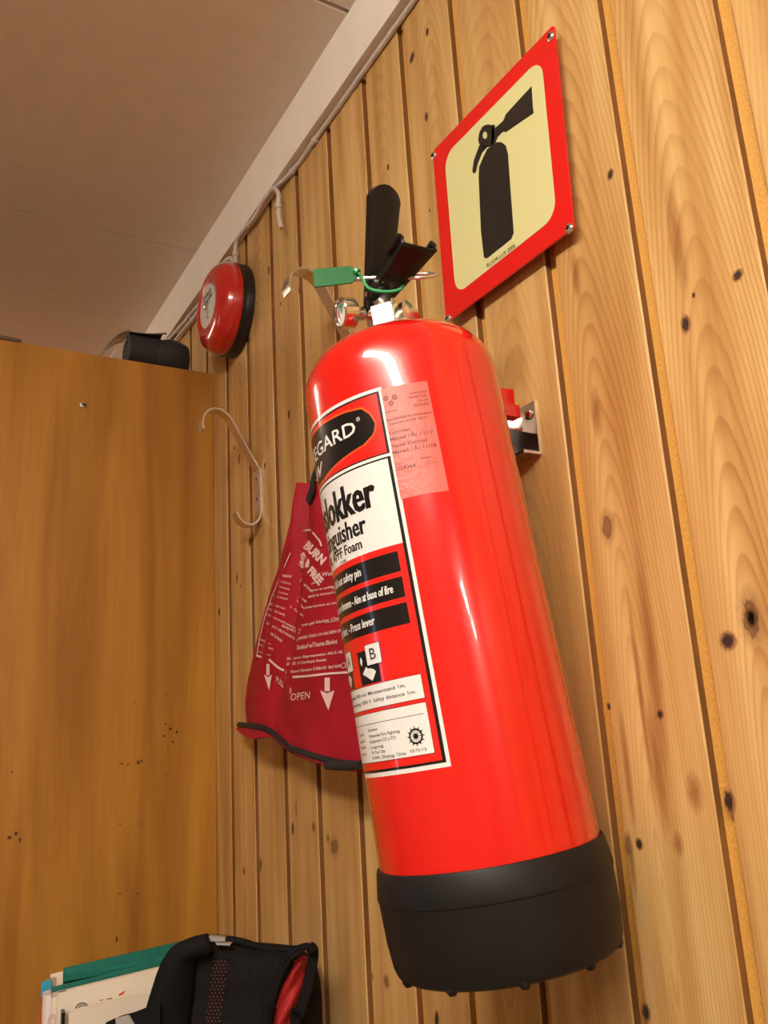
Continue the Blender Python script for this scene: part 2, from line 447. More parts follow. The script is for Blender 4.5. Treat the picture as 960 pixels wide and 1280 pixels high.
for k in [(351, 675, 6, 9), (392, 1034, 7, 8), (418, 1058, 14, 16, 0.9), (410, 1048, 5, 7), (465, 1220, 4, 5), (483, 1227, 8, 9), (759, 658, 9, 16), (370, 1010, 3, 14),
          (293, 560, 8, 4), (939, 772, 11, 22), (785, 1057, 5, 10)]:
    knot(k[0], k[1], k[2]*1.2, k[3]*1.2, KNOTL, tilt=-(k[4] if len(k) > 4 else 0))
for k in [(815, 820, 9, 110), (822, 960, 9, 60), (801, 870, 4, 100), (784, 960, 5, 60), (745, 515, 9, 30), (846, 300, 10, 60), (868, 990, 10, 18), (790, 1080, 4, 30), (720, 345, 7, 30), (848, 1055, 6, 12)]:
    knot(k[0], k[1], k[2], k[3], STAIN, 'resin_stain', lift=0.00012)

# cornice board between ceiling and planks
trim = MB()
trim.box((X0, -0.014, 2.2815), (X1, -0.001, WZ), TRIMM)
tag(trim.build('trim_1', smooth=False), kind='structure')
# the other walls, far from view
tag(MB().box((X0-0.1, YF, 0), (X0, 0.08, WZ), PLASTER).build('wall_left', smooth=False), kind='structure')
tag(MB().box((X1, YF, 0), (X1+0.1, 0.08, WZ), PLASTER).build('wall_right', smooth=False), kind='structure')
fw = MB(); wx0, wx1, wz0, wz1 = -2.35, -2.0, 0.8, 2.0
for lo, hi in (((X0, YF-0.1, 0), (wx0, YF, WZ)), ((wx1, YF-0.1, 0), (X1, YF, WZ)), ((wx0, YF-0.1, 0), (wx1, YF, wz0)), ((wx0, YF-0.1, wz1), (wx1, YF, WZ))):
    fw.box(lo, hi, PLASTER)
tag(fw.build('wall_front', smooth=False), kind='structure')
wn = MB()
for lo, hi in (((wx0, YF-0.06, wz0), (wx0+0.04, YF+0.01, wz1)), ((wx1-0.04, YF-0.06, wz0), (wx1, YF+0.01, wz1)), ((wx0, YF-0.06, wz0), (wx1, YF+0.01, wz0+0.04)), ((wx0, YF-0.06, wz1-0.04), (wx1, YF+0.01, wz1))):
    wn.box(lo, hi, TRIMM)
wn = tag(wn.build('window_1', smooth=False), kind='structure')
MB().box((wx0+0.04, YF-0.035, wz0+0.04), (wx1-0.04, YF-0.031, wz1-0.04), mat('window_glass', (0.95, 0.97, 1), rough=0.02, trans=1, ior=1.1)).build('glass_pane', wn, smooth=False)

# ceiling lamps: long fluorescent fittings in a row parallel to the wall
LAMPE = mat('lit_diffuser', (0.9, 0.9, 0.85), rough=0.5, emit=LAMP_COL, strength=LAMP_POWER)
LAMPW = mat('dimmed_lit_diffuser', (0.9, 0.9, 0.85), rough=0.5, emit=(1.0, 0.84, 0.66), strength=LAMP_POWER*0.38)  # strength lowered so the wall falls off darker towards the cabinet end
HOUS = mat('white_lamp_housing', (0.8, 0.78, 0.74), rough=0.4)
for (xa, xb, yy, lb) in ((-3.35, -1.95, -1.1, 'long white fluorescent ceiling lamp at the cabinet end of the room'),
                     (-0.30, 1.20, -1.1, 'long white fluorescent ceiling lamp nearest the sign'),
                     (3.7, 5.2, -1.1, 'long white fluorescent ceiling lamp further along the room'),
                     (5.6, 7.1, -1.1, 'long white fluorescent ceiling lamp at the far end of the row')):
    t = thing('ceiling_lamp', lb, 'lamp', ((xa+xb)/2, yy, WZ))
    h = (xb-xa)/2
    MB().box((-h, -0.075, -0.035), (h, 0.075, 0), HOUS).build('housing', t, smooth=False)
    MB().prism([(-0.072, -0.035), (-0.074, -0.090), (-0.060, -0.108), (-0.040, -0.112), (0.040, -0.112), (0.060, -0.108), (0.074, -0.090), (0.072, -0.035)], lambda x, y, d: Vector((d, x, y)), -h+0.02, h-0.02, LAMPW if xa < -2 else LAMPE).build('diffuser', t, smooth=False)
    for sx in (-h+0.01, h-0.01):
        MB().box((sx-0.01, -0.078, -0.115), (sx+0.01, 0.078, -0.035), HOUS).build('end_cap', t, smooth=False)

# ------------------------------------------------------------------ fire extinguisher
AX = Vector((-0.06882698, -0.09003786, 0.99355726)).normalized()
C0 = Vector((-0.52934347, -0.09381684, 1.35989169))
ER = Vector((0.49541441, 0.8613571, 0.11237664)); ER = (ER - AX*ER.dot(AX)).normalized()
ET = ER.cross(AX).normalized()                       # towards the room and the camera side
BH = 0.072
root_p = C0 - AX*BH
ext = thing('fire_extinguisher', 'large glossy red foam fire extinguisher with black rubber foot hanging tilted on the pine wall', 'fire extinguisher')
mw = Matrix.Identity(4)
for i in range(3):
    mw[i][0] = ER[i]; mw[i][1] = -ET[i]; mw[i][2] = AX[i]; mw[i][3] = root_p[i]
ext.matrix_world = mw
RB = 0.08
def LQ(r, t, h): return Vector((r, -t, h+BH))        # right, towards viewer, height above the skirt edge
def cyl(u, h, r=RB):
    a = math.radians(u); return Vector((r*math.sin(a), -r*math.cos(a), h+BH))
prof = [(0.079, -0.02), (RB, -0.01), (RB, 0.355)]
hd, ht = 0.362, 0.0430
for k in range(0, 15):
    a = k/14*PI/2
    r_ = 0.0235 + (RB-0.0235)*math.cos(a)**0.80; z_ = hd + ht*math.sin(a)**0.92
    prof.append((r_, z_))
prof += [(0.0235, 0.4080), (0.019, 0.4110), (0.0, 0.4110)]
MB().lathe(prof, (0, 0, BH), (0, 0, 1), RED, n=128).build('body', ext, angle=50)
# rubber foot
foot = MB()
foot.lathe([(0.0802, 0.002), (0.0815, 0.0018), (0.0826, 0.0), (0.0848, -0.0165), (0.0846, -0.0185), (0.0840, -0.0192), (0.0830, -0.045), (0.0808, -0.062), (0.0790, -0.0665), (0.0760, -0.0685), (0.02, -0.0685), (0.0, -0.067)],
           (0, 0, BH), (0, 0, 1), RUBBER, n=96)
for k in range(10):
    a = 2*PI*k/10+0.30
    foot.lathe([(0.0, -0.0025), (0.0025, -0.002), (0.0042, 0.0008), (0.0042, 0.004)], (0.0755*math.cos(a), 0.0755*math.sin(a), 0.0035), (0, 0, 1), RUBBER, n=10)
foot.build('foot_ring', ext, angle=25)
# ---- labels on the cylinder: u in degrees, h height
def patch(mb, u0, u1, h0, h1, lay, mt):
    n = max(1, int(abs(u1-u0)/3))
    mb.grid(lambda a, b: cyl(u0+(u1-u0)*a, h0+(h1-h0)*b, RB+0.00012*lay), n, 1, mt)
def poly_patch(mb, pts, lay, mt):
    """polygon in (u,h), cut into vertical strips so it hugs the cylinder"""
    us = sorted({p[0] for p in pts}); lo, hi = us[0], us[-1]
    xs = [lo+(hi-lo)*i/max(1, int((hi-lo)/1.2)) for i in range(max(1, int((hi-lo)/1.2))+1)]
    def span(x):
        ys = []
        n = len(pts)
        for i in range(n):
            a, b = pts[i], pts[(i+1) % n]
            if (a[0]-x)*(b[0]-x) <= 0 and a[0] != b[0]: ys.append(a[1]+(b[1]-a[1])*(x-a[0])/(b[0]-a[0]))
        return (min(ys), max(ys)) if ys else (0, 0)
    for x0, x1 in zip(xs[:-1], xs[1:]):
        e = (hi-lo)*1e-4
        a0, a1 = span(max(x0, lo+e)); b0, b1 = span(min(x1, hi-e))
        r_ = RB+0.00012*lay
        mb.add([cyl(x0, a0, r_), cyl(x1, b0, r_), cyl(x1, b1, r_), cyl(x0, a1, r_)], [(0, 1, 2, 3)], mt)
MMD = 1/(RB*PI/180)     # metres to degrees
def ltext(mb, txt, u, h, cap, mt, u_end=None, bold=0.0, shear=0.0, align='l', lay=5):
    width = abs(u_end-u)/MMD if u_end is not None else None
    if isinstance(mb, Lines): mb = mb.new()
    fn = lambda x, y: cyl(u+x*MMD, h+y, RB+0.00012*lay)
    put_text(mb, txt, fn, cap, mt, width, bold, shear, align)
class Lines:
    """each line of lettering becomes a part of its own"""
    def __init__(s): s.l = []
    def new(s): m_ = MB(); s.l.append(m_); return m_
    def build(s, name, parent, **k):
        for m_ in s.l: m_.build(name, parent, smooth=False, fix=False)
UL = -133.0
lab = MB()
patch(lab, UL, -15.3, 0.0660, 0.3372, 1, WHITEL)
patch(lab, UL+1.5, -17.2, 0.0690, 0.3345, 2, BLACKL)
patch(lab, UL+1.5, -16.0, 0.2835, 0.2857, 4, WHITEL)
patch(lab, UL+2.4, -18.5, 0.2868, 0.3330, 3, REDL)
patch(lab, UL+2.4, -18.9, 0.2190, 0.2822, 3, WHITEL)
patch(lab, UL+2.4, -18.9, 0.0708, 0.2190, 3, REDL)
o_out = [(-21.2, 0.3105), (-22.9, 0.303), (-29.5, 0.297), (-47.4, 0.2926), (-67.4, 0.2874), (-80.6, 0.2874), (-100.6, 0.2926), (-118.5, 0.297), (-125.1, 0.303), (-126.8, 0.3105), (-125, 0.319), (-120.4, 0.3263), (-109, 0.3288), (-90, 0.3303), (-74, 0.3307), (-58, 0.3303), (-39.0, 0.3288), (-27.6, 0.3263), (-23.0, 0.319)]
poly_patch(lab, o_out, 4, ORANGEL)
cxm, cym = -74.0, 0.3095
poly_patch(lab, [(cxm+(u-cxm)*0.982, cym+(h-cym)*0.92) for u, h in o_out], 5, BLACKL)
for h0, h1 in ((0.1997, 0.2141), (0.1815, 0.1959), (0.1630, 0.1776)):
    patch(lab, UL+6, -22.5, h0, h1, 4, BLACKL)
# pictograms A and B
for uc in (-53.0, -80.0):
    patch(lab, uc-8.4, uc+8.4, 0.1290, 0.1525, 4, BLACKL)
    patch(lab, uc-0.4, uc+11.2, 0.1412, 0.1560, 5, BLACKL)
    patch(lab, uc, uc+10.8, 0.1416, 0.1556, 6, WHITEL)
    poly_patch(lab, [(uc-1, 0.1400), (uc+4, 0.1385), (uc+5.6, 0.1362), (uc+2, 0.1305), (uc-1, 0.1330), (uc-4.5, 0.1362)], 5, WHITEL)
    poly_patch(lab, [(uc-6.5, 0.1455), (uc-5, 0.1495), (uc-4, 0.1462), (uc-4.6, 0.1425), (uc-6, 0.1420)], 5, WHITEL)
    poly_patch(lab, [(uc-5.5, 0.137), (uc-1.2, 0.1415), (uc-0.6, 0.1408), (uc-4.6, 0.1345)], 5, WHITEL)
# white information boxes with a broken black outline
for h0, h1 in ((0.1121, 0.1278), (0.0762, 0.1091)):
    patch(lab, UL+6, -22.0, h0, h1, 4, WHITEL)
    u = -22.0
    while u > -95:
        patch(lab, u-0.75, u, h1, h1+0.0005, 5, BLACKL); patch(lab, u-0.75, u, h0-0.0005, h0, 5, BLACKL); u -= 1.3
    hh = h0
    while hh < h1-0.001:
        patch(lab, -22.0, -21.7, hh, hh+0.0011, 5, BLACKL); hh += 0.0019
patch(lab, UL+8, -23.9, 0.1019, 0.1022, 5, BLACKL)
# type approval wheel
wu, wh = -30.0, 0.0885
def wc(r_, a): return (wu+r_*math.cos(a)*MMD, wh+r_*math.sin(a))
for k in range(24):
    a0, a1 = 2*PI*k/24, 2*PI*(k+1)/24
    for r0, r1 in ((0.0040, 0.0052), (0.0, 0.0018)):
        lab.add([cyl(*wc(r0, a0), RB+0.0007), cyl(*wc(r1, a0), RB+0.0007), cyl(*wc(r1, a1), RB+0.0007), cyl(*wc(r0, a1), RB+0.0007)], [(0, 1, 2, 3)], BLACKL)
for k in range(12):
    a = 2*PI*k/12
    for (r0, r1, w0, w1) in ((0.0016, 0.0042, 0.09, 0.035), (0.0050, 0.0067, 0.10, 0.02)):
        lab.add([cyl(*wc(r0, a-w0), RB+0.0007), cyl(*wc(r1, a-w1), RB+0.0007), cyl(*wc(r1, a+w1), RB+0.0007), cyl(*wc(r0, a+w0), RB+0.0007)], [(0, 1, 2, 3)], BLACKL)
lab_o = lab.build('instruction_label', ext, smooth=True, fix=False, angle=40)
tag(lab_o, 'red, white and black instruction label wrapped round the cylinder')
lt = Lines()
ltext(lt, 'HOUSEGARD', -114, 0.3080, 0.0112, WHITEL, -33.6, bold=0.012, lay=7)
ltext(lt, '\u00ae', -32.4, 0.3165, 0.0034, WHITEL, lay=7)
ltext(lt, 'W', -81.5, 0.2935, 0.0098, WHITEL, -65.8, bold=0.03, lay=7, shear=0.25)
ltext(lt, 'Brannslokker', -118, 0.2506, 0.0250, BLACKL, -29.2, bold=0.036)
ltext(lt, 'Fire extinguisher', -112, 0.2338, 0.0146, BLACKL, -37.8, bold=0.030)
ltext(lt, 'Skum - 6 lit. AFFF Foam', -108, 0.2238, 0.0078, BLACKL, -42.5, bold=0.022)
ltext(lt, '183B', -63.7, 0.2194, 0.0021, BLACKL, -56.8)
for t_, u0, u1, hc in (('Trekk ut sikringen - Pull out safety pin', -116, -46.5, 0.2048), ('Rett munnstykket mot bunnen av brannen - Aim at base of fire', -121, -28.5, 0.1862), ('Press ned h\u00e5ndtaket. - Press lever', -108, -42.5, 0.1682)):
    ltext(lt, t_, u0, hc, 0.0062, WHITEL, u1, bold=0.024, shear=0.12)
ltext(lt, 'B', -49.7, 0.1450, 0.0082, BLACKL, -45.4, lay=8)
ltext(lt, 'A', -76.7, 0.1450, 0.0082, BLACKL, -71.9, lay=8)
ltext(lt, 'Farlig ved elektrisk spenning inntil 1000 volt. Minsteavstand 1m.', -121, 0.1214, 0.0027, BLACKL, -30.7, bold=0.006)
ltext(lt, 'Do not use on installations exceeding 1000 V. Safety distance 1m.', -121, 0.1160, 0.0027, BLACKL, -25.8, bold=0.006)
for k, (t_, u1) in enumerate((('Fabrikant:', -53.7), ('Wananda Fire Fighting', -38.6), ('Equipment CO.,LTD', -41.7), ('Langrong', -51.3), ('Yu Yao City', -50.4), ('315401, Zhejiang, China', -37.1))):
    ltext(lt, t_, -62.7, (0.0969, 0.0928, 0.0891, 0.0852, 0.0816, 0.0779)[k], 0.0022, BLACKL, u1, bold=0.004)
ltext(lt, '0575/12', -34.4, 0.0785, 0.0020, BLACKL, -25.6)
for k, t_ in enumerate(('Import\u00f8r:', 'Housegard AS', 'Postboks 38', 'Type: 6 l')):
    ltext(lt, t_, -78, 0.0950-0.0045*k, 0.0022, BLACKL, -68-k*0.5)
lt.build('lettering', lab_o)
# inspection sticker, translucent pink over the enamel
PINK = mat('translucent_sticker', (0.74, 0.135, 0.105), rough=0.40, coat=0.0, spec=0.5, noise_amt=0.08, noise_scale=60, bump=0.28, bump_scale=260)
st = MB(); patch(st, -15.9, 9.0, 0.2500, 0.3352, 2.5, PINK)
st_o = tag(st.build('inspection_sticker', ext, fix=False), 'pink translucent inspection sticker with small grey print')
GREYT = mat('grey_sticker_print', (0.11, 0.035, 0.04), rough=0.5)
sx = MB()
for t_, u0, u1, h, c_ in (('kommune', -1.3, 7.4, 0.3264, 0.0017), ('Teknisk Drift', -3.2, 7.3, 0.3231, 0.0017), ('P.b.24', 2.4, 7.5, 0.3197, 0.0017), ('SKOGEN', -0.5, 7.6, 0.3163, 0.0018),
                          ('postkontoret', -15.3, -9, 0.3160, 0.0012), ('Brannslokkeren kontrollert', -15.7, 8.1, 0.3094, 0.0018), ('i henhold til NS 3910', -15.7, 4.9, 0.3060, 0.0018),
                          ('Kontrollert', -15.6, -4.5, 0.2988, 0.0026), ('M\u00e5ned / \u00c5r 11/17', -15.8, 7.0, 0.2940, 0.0026), ('Neste Kontroll', -15.5, 2.9, 0.2885, 0.0026),
                          ('M\u00e5ned / \u00c5r 11/18', -15.7, 7.1, 0.2837, 0.0026), ('Reg.nr.', -15.3, -10.7, 0.2755, 0.0012), ('G24364', -15.5, -5.3, 0.2711, 0.0026), ('Tekniker', -2.3, 3.6, 0.2762, 0.0012)):
    ltext(sx, t_, u0, h, c_*1.12, GREYT, u1, bold=0.016, lay=4)
for (cu_, ch) in ((-14.0, 0.3272), (-9.4, 0.3266), (-11.8, 0.3226)):
    for r_ in (0.0006, 0.0012, 0.0018):
        for k in range(16):
            a0, a1 = 2*PI*k/16, 2*PI*(k+1)/16
            sx.add([cyl(cu_+q*math.cos(a)*MMD, ch+q*math.sin(a), RB+0.0005) for q, a in ((r_, a0), (r_+0.0003, a0), (r_+0.0003, a1), (r_, a1))], [(0, 1, 2, 3)], GREYT)
sig = [(-1.2, 0.2722), (0.2, 0.2742), (1.4, 0.2742), (0.5, 0.2716), (1.3, 0.2728), (2.2, 0.2741), (1.9, 0.2714), (3.0, 0.2730), (3.6, 0.2717), (4.3, 0.2722), (5.2, 0.2719), (6.2, 0.2730)]
for a, b_ in zip(sig[:-1], sig[1:]):
    sx.add([cyl(a[0], a[1]-0.00015, RB+0.0005), cyl(b_[0], b_[1]-0.00015, RB+0.0005), cyl(b_[0], b_[1]+0.00015, RB+0.0005), cyl(a[0], a[1]+0.00015, RB+0.0005)], [(0, 1, 2, 3)], GREYT)
sx.build('lettering', st_o, smooth=False, fix=False)
# paper service record round the back, only its edge shows
rec = MB(); patch(rec, 104, 168, 0.12, 0.27, 2, mat('cream_paper', (0.70, 0.62, 0.48), rough=0.8))
rec.build('service_record', ext, fix=False)
# clear tape across the side
# ---- valve head
vb = MB()
vb.lathe([(0.0215, 0.0), (0.0225, 0.004), (0.0225, 0.008), (0.018, 0.0095), (0.0, 0.0095)], LQ(0, 0, 0.4105), (0, 0, 1), NICKEL, n=32)
vb.lathe([(0.0165, 0.0), (0.0172, 0.001), (0.0172, 0.0185), (0.0150, 0.0200), (0.0, 0.0200)], LQ(-0.001, 0, 0.4195), (0, 0, 1), CHROME, n=6, u=(1, -0.25, 0))
vb.lathe([(0.0105, 0.0), (0.0100, 0.014), (0.0080, 0.017), (0.0, 0.017)], LQ(-0.001, 0, 0.4385), (0, 0, 1), CHROME, n=24)
vb.obox(LQ(-0.004, -0.002, 0.452), (0.006, 0, 0), (0, 0.007, 0), (0, 0, 0.010), NICKEL)
vb.build('valve_body', ext, angle=30)
# hose outlet disc on the right, gauge on the left
MB().lathe([(0.0, 0.0), (0.012, 0.0), (0.0138, 0.0015), (0.0138, 0.011), (0.010, 0.0125), (0.0, 0.0125)], LQ(0.012, -0.004, 0.4300), Vector((0.80, -0.6, 0.0)), NICKEL, n=32).build('outlet_cap', ext)
gd = Vector((-0.90, -0.42, -0.05)).normalized()
gc = LQ(-0.0275, 0.0, 0.4415)
gg = MB()
gg.lathe([(0.0118, 0.0), (0.0132, 0.001), (0.0132, 0.0125), (0.0122, 0.0138), (0.0112, 0.0135), (0.0108, 0.0110)], gc, gd, CHROME, n=40)
gg.lathe([(0.0, 0.0), (0.0118, 0.0)], gc, gd, CHROME, n=40)
gg.lathe([(0.0042, -0.016), (0.0042, -0.010), (0.0060, -0.009), (0.0060, -0.005), (0.0042, -0.004), (0.0042, 0.0)], gc, gd, NICKEL, n=20)
gobj = gg.build('pressure_gauge', ext)
MB().lathe([(0.0, 0.0105), (0.0109, 0.0105)], gc, gd, mat('gauge_dial_white', (0.75, 0.74, 0.70), rough=0.15, coat=1), n=32).build('dial', gobj, fix=False)
dl = MB(); gu = gd.cross(Vector((0, 0, 1))).normalized(); gv = gu.cross(gd).normalized()
for k in range(16):
    a0 = math.radians(-40+k*16); a1 = a0+math.radians(16)
    mt_ = MATS['green_tie_plastic'] if 5 <= k <= 10 else RED
    dl.add([gc+gd*0.0108+(gu*math.cos(a)+gv*math.sin(a))*q for q, a in ((0.0058, a0), (0.0080, a0), (0.0080, a1), (0.0058, a1))], [(0, 1, 2, 3)], mt_)
dl.tube([gc+gd*0.0112, gc+gd*0.0112+(gu*-0.3+gv)*0.006], 0.0004, BLACKP, n=6)
dl.build('dial_scale', gobj, smooth=False)
# levers
def plate(mb, p0, p1, w0, w1, wdir, nrm, th, fl, mt, roundend=True, n=10, flare=0.0):
    """tapered plate from p0 to p1 with turned up flanges along both sides"""
    p0 = Vector(p0); p1 = Vector(p1); d = p1-p0; Lh = d.length; d.normalize(); wd = Vector(wdir); nn = Vector(nrm)
    pts = [(0, -w0), (0, w0)]
    k1 = 1 - (w1/Lh if roundend else 0)
    out = []
    m_ = 14
    for i in range(m_+1):
        q = k1*i/m_; out.append((q*Lh, w0+(w1-w0)*q))
    if roundend:
        for i in range(1, 10):
            a = PI/2*i/9; out.append((Lh-w1+w1*math.sin(a), w1*math.cos(a)))
    left = [(x, -y) for x, y in out]; right = out
    N = len(out)
    def P(x, y, z): return p0+d*x+wd*y+nn*z
    rows = []
    for i in range(N):
        x, y = out[i]
        rim = fl*(1+flare*(x/Lh)**4)
        rows.append([P(x, -y, rim), P(x, -y, th*0.2), P(x, -y*0.88, 0), P(x, 0, 0), P(x, y*0.88, 0), P(x, y, th*0.2), P(x, y, rim)])
    vs = [v for r_ in rows for v in r_]
    fs = [(i*7+k, i*7+k+1, (i+1)*7+k+1, (i+1)*7+k) for i in range(N-1) for k in range(6)]
    mb.add(vs, fs, mt)
def solid(o, th):
    md = o.modifiers.new('thickness', 'SOLIDIFY'); md.thickness = th; md.offset = 0
    return o
WD = Vector((0.83, 0.56, 0.0)); 
lv = MB()
lb0 = LQ(-0.0060, -0.004, 0.4400); lb1 = LQ(0.0185, 0.028, 0.5410)
dv = (lb1-lb0).normalized(); nv = WD.cross(dv).normalized()
if nv.y < 0: nv = -nv        # flanges turned away from the viewer
plate(lv, lb0, lb1, 0.0105, 0.0150, WD, nv, 0.002, 0.007, BLACKP)
o = solid(lv.build('operating_lever', ext, fix=False), 0.0018)
hv = MB()
hb0 = LQ(-0.0035, 0.002, 0.4480); hb1 = LQ(0.0330, 0.050, 0.4640)
dv = (hb1-hb0).normalized(); nv = WD.cross(dv).normalized()
if nv.z < 0: nv = -nv
plate(hv, hb0, hb1, 0.0100, 0.0165, WD, nv, 0.003, 0.008, BLACKP, roundend=False, flare=0.25)
tipc = hb1
for s_, rr_ in ((-1, 0.0028), (1, 0.0034)):           # rolled ends of the two flanges
    c_ = hb1+WD*s_*0.0165+nv*0.0085
    hv.tube([c_-dv*0.020, c_-dv*0.008, c_-dv*0.001], [0.0008, rr_*0.6, rr_*0.85], BLACKP, n=12)
o = solid(hv.build('carrying_handle', ext, fix=False), 0.0018)
# hinge rivet, side cheek
MB().tube([LQ(-0.004, -0.002, 0.4545)-WD*0.013, LQ(-0.004, -0.002, 0.4545)+WD*0.013], 0.0025, NICKEL, n=12).build('hinge_rivet', ext)
# safety pin with ring
pw = Vector((0.995, 0.02, -0.10)).normalized()
pn0 = LQ(-0.0230, 0.010, 0.4680)
pin = MB()
pin.tube([pn0, pn0+pw*0.040], 0.0021, STEEL, n=10)
rc = pn0+pw*0.0555; ring = []
rv = (mw.inverted().to_3x3() @ Vector(ray(520, 348))).normalized(); rv = (rv+Vector((0, 0, 0.13))).normalized()
for k in range(28):
    a = 2*PI*k/28; ring.append(rc+pw*math.cos(a)*0.0155+rv*math.sin(a)*0.0155)
pin.tube(ring, 0.0016, STEEL, n=8, closed=True)
tag(pin.build('safety_pin', ext), 'steel safety pin with a pull ring')
# green seal: flag and tie
def fl(x, y, d): return LQ(x, 0.012+d, y)
fp = [(-0.0570, 0.4660), (-0.0560, 0.4800), (-0.0545, 0.4815), (-0.0240, 0.4790), (-0.0175, 0.4742), (-0.0170, 0.4700), (-0.0230, 0.4645), (-0.0250, 0.4632), (-0.0560, 0.4645)]
sf = MB().prism(fp, fl, -0.0008, 0.0008, GREEN).build('seal_tag', ext, smooth=False)
tag(sf, 'green plastic seal tag with its tie')
tie = [LQ(-0.0205, 0.0145, 0.4735), LQ(-0.0180, 0.0150, 0.4700), LQ(-0.0160, 0.017, 0.4630), LQ(-0.013, 0.020, 0.4520), LQ(-0.006, 0.023, 0.4460), LQ(0.004, 0.024, 0.4430), LQ(0.013, 0.020, 0.4460), LQ(0.0195, 0.010, 0.4560), LQ(0.021, -0.002, 0.4620)]
tm = MB(); tp = bez(tie, 6)
tm.tube(tp, [0.0028 if i < 6 else 0.0010 for i in range(len(tp))], GREENL, n=8)
for i in range(12, len(tp), 1):
    tm.obox(tp[i], (0.0011, 0, 0), (0, 0.0011, 0), (0, 0, 0.0009), GREENL)
tm.build('seal_tie', sf)
# hanging lug at the back (red) which sits on the wall hook
hz = 0.3425
lug = MB()
lug_dir = Vector((-ER.y, 0, 0))
def wl(p):                      # world to local
    return mw.inverted() @ Vector(p)
bk = wl(Vector((-0.556, -0.040, 1.712)))
for c_, sx_, sz_ in ((at(629, 494, 1, -0.036), 0.0036, 0.0050), (at(631, 504, 1, -0.036), 0.0026, 0.0050), (at(635, 515, 1, -0.036), 0.0052, 0.0055)):
    cc = wl(c_); rot = mw.inverted().to_3x3()
    lug.obox(cc, rot @ Vector((sx_, 0, 0)), rot @ Vector((0, 0.009, 0)), rot @ Vector((0, 0, sz_)), RED)
lug.build('hanging_lug', ext, smooth=False)

# ------------------------------------------------------------------ wall bracket that carries the extinguisher
br = thing('wall_bracket', 'small chrome U-shaped wall bracket with one screw beside the upper right of the extinguisher', 'bracket', (-0.552, 0, 1.66))
def bl(x, y, z): return Vector((x+0.552, y, z-1.66))
b1 = MB()
b1.box(bl(-0.572, -0.0025, 1.676), bl(-0.532, 0.0, 1.7235), CHROME)
b1.box(bl(-0.572, -0.020, 1.676), bl(-0.5705, 0.0, 1.7235), CHROME)
b1.box(bl(-0.572, -0.020, 1.6735), bl(-0.532, 0.0, 1.676), CHROME)
b1.build('back_plate', br, smooth=False)
b2 = MB(); b2.box(bl(-0.5712, -0.045, 1.6765), bl(-0.558, -0.0025, 1.704), mat('dark_bracket_steel', (0.02, 0.017, 0.015), rough=0.45, metal=0.3))
b2.box(bl(-0.5580, -0.030, 1.682), bl(-0.5570, -0.026, 1.698), CHROME)
b2.build('support_hook', br, smooth=False)
MB().lathe([(0.0055, 0), (0.005, 0.002), (0.003, 0.0035), (0.0, 0.004)], bl(-0.541, -0.0025, 1.714), (0, -1, 0), CHROME, n=20).build('screw', br)

# ------------------------------------------------------------------ photoluminescent sign
sg = thing('fire_extinguisher_sign', 'square red and pale green sign with a black extinguisher pictogram on the pine wall', 'sign', (-0.542, 0, 1.842))
SO = Vector((-0.542, 0, 1.842))
sTL, sTR, sBR, sBL = [at(x, y, 1, -0.010) for x, y in ((543, 190), (694, 32), (719, 285), (560, 404))]
YS = -0.010
def sgp(x, z, d=0.0):
    """sign coordinates 0..1"""
    p = (sBL*(1-x)+sBR*x)*(1-z) + (sTL*(1-x)+sTR*x)*z
    return Vector((p.x, YS-d, p.z)) - SO
def rrect(x0, x1, z0, z1, r, n=6):
    out = []
    for cx_, cz_, a0 in ((x1-r, z1-r, 0), (x0+r, z1-r, 90), (x0+r, z0+r, 180), (x1-r, z0+r, 270)):
        for k in range(n+1):
            a = math.radians(a0+90*k/n); out.append((cx_+r*math.cos(a), cz_+r*math.sin(a)))
    return out
SRED = mat('sign_red', (0.70, 0.007, 0.007), rough=0.35, coat=0.3)
SLUM = mat('sign_photoluminescent_green', (0.70, 0.68, 0.32), rough=0.35, coat=0.3)
SBLK = mat('sign_black', (0.011, 0.010, 0.009), rough=0.4, coat=0.3)
MB().prism(rrect(0, 1, 0, 1, 0.012, 3), lambda x, z, d: sgp(x, z, d), -0.0, 0.0022, SRED).build('board', sg, smooth=False)
pn_ = MB(); pn_.prism(rrect(0.105, 0.905, 0.105, 0.905, 0.085), lambda x, z, d: sgp(x, z, d), 0.0021, 0.0024, SLUM)
pn_ = pn_.build('pale_panel', sg, smooth=False)
def px2s(x, y):
    p = at(x, y, 1, YS-0.0024)
    dx = (sBR-sBL); z0 = sBL.z; 
    u = (p.x-(sBL.x+sTL.x)/2)/((sBR.x+sTR.x)/2-(sBL.x+sTL.x)/2); v = (p.z-z0)/(sTL.z-sBL.z)
    return u, v
def c3(x, y): return px2s(520+x/3.2, 20+y/3.2)
pic = MB()
def addpoly(mb, pts, d0, d1, mt):
    mb.prism(pts, lambda x, z, d: sgp(x, z, d), d0, d1, mt)
bodyp = [(275, 960), (262, 860), (250, 640), (252, 600), (268, 560), (282, 530), (300, 515), (320, 500), (340, 500), (356, 512), (366, 545), (380, 700), (395, 860), (385, 885), (290, 962), (281, 965)]
addpoly(pic, [c3(*p) for p in bodyp], 0.0023, 0.0027, SBLK)
head = [(300, 520), (252, 515), (246, 495), (252, 462), (266, 438), (285, 428), (300, 432), (312, 438), (318, 446), (345, 415), (360, 385), (455, 275), (462, 360), (467, 380), (355, 460), (350, 455), (325, 478), (316, 495), (318, 505)]
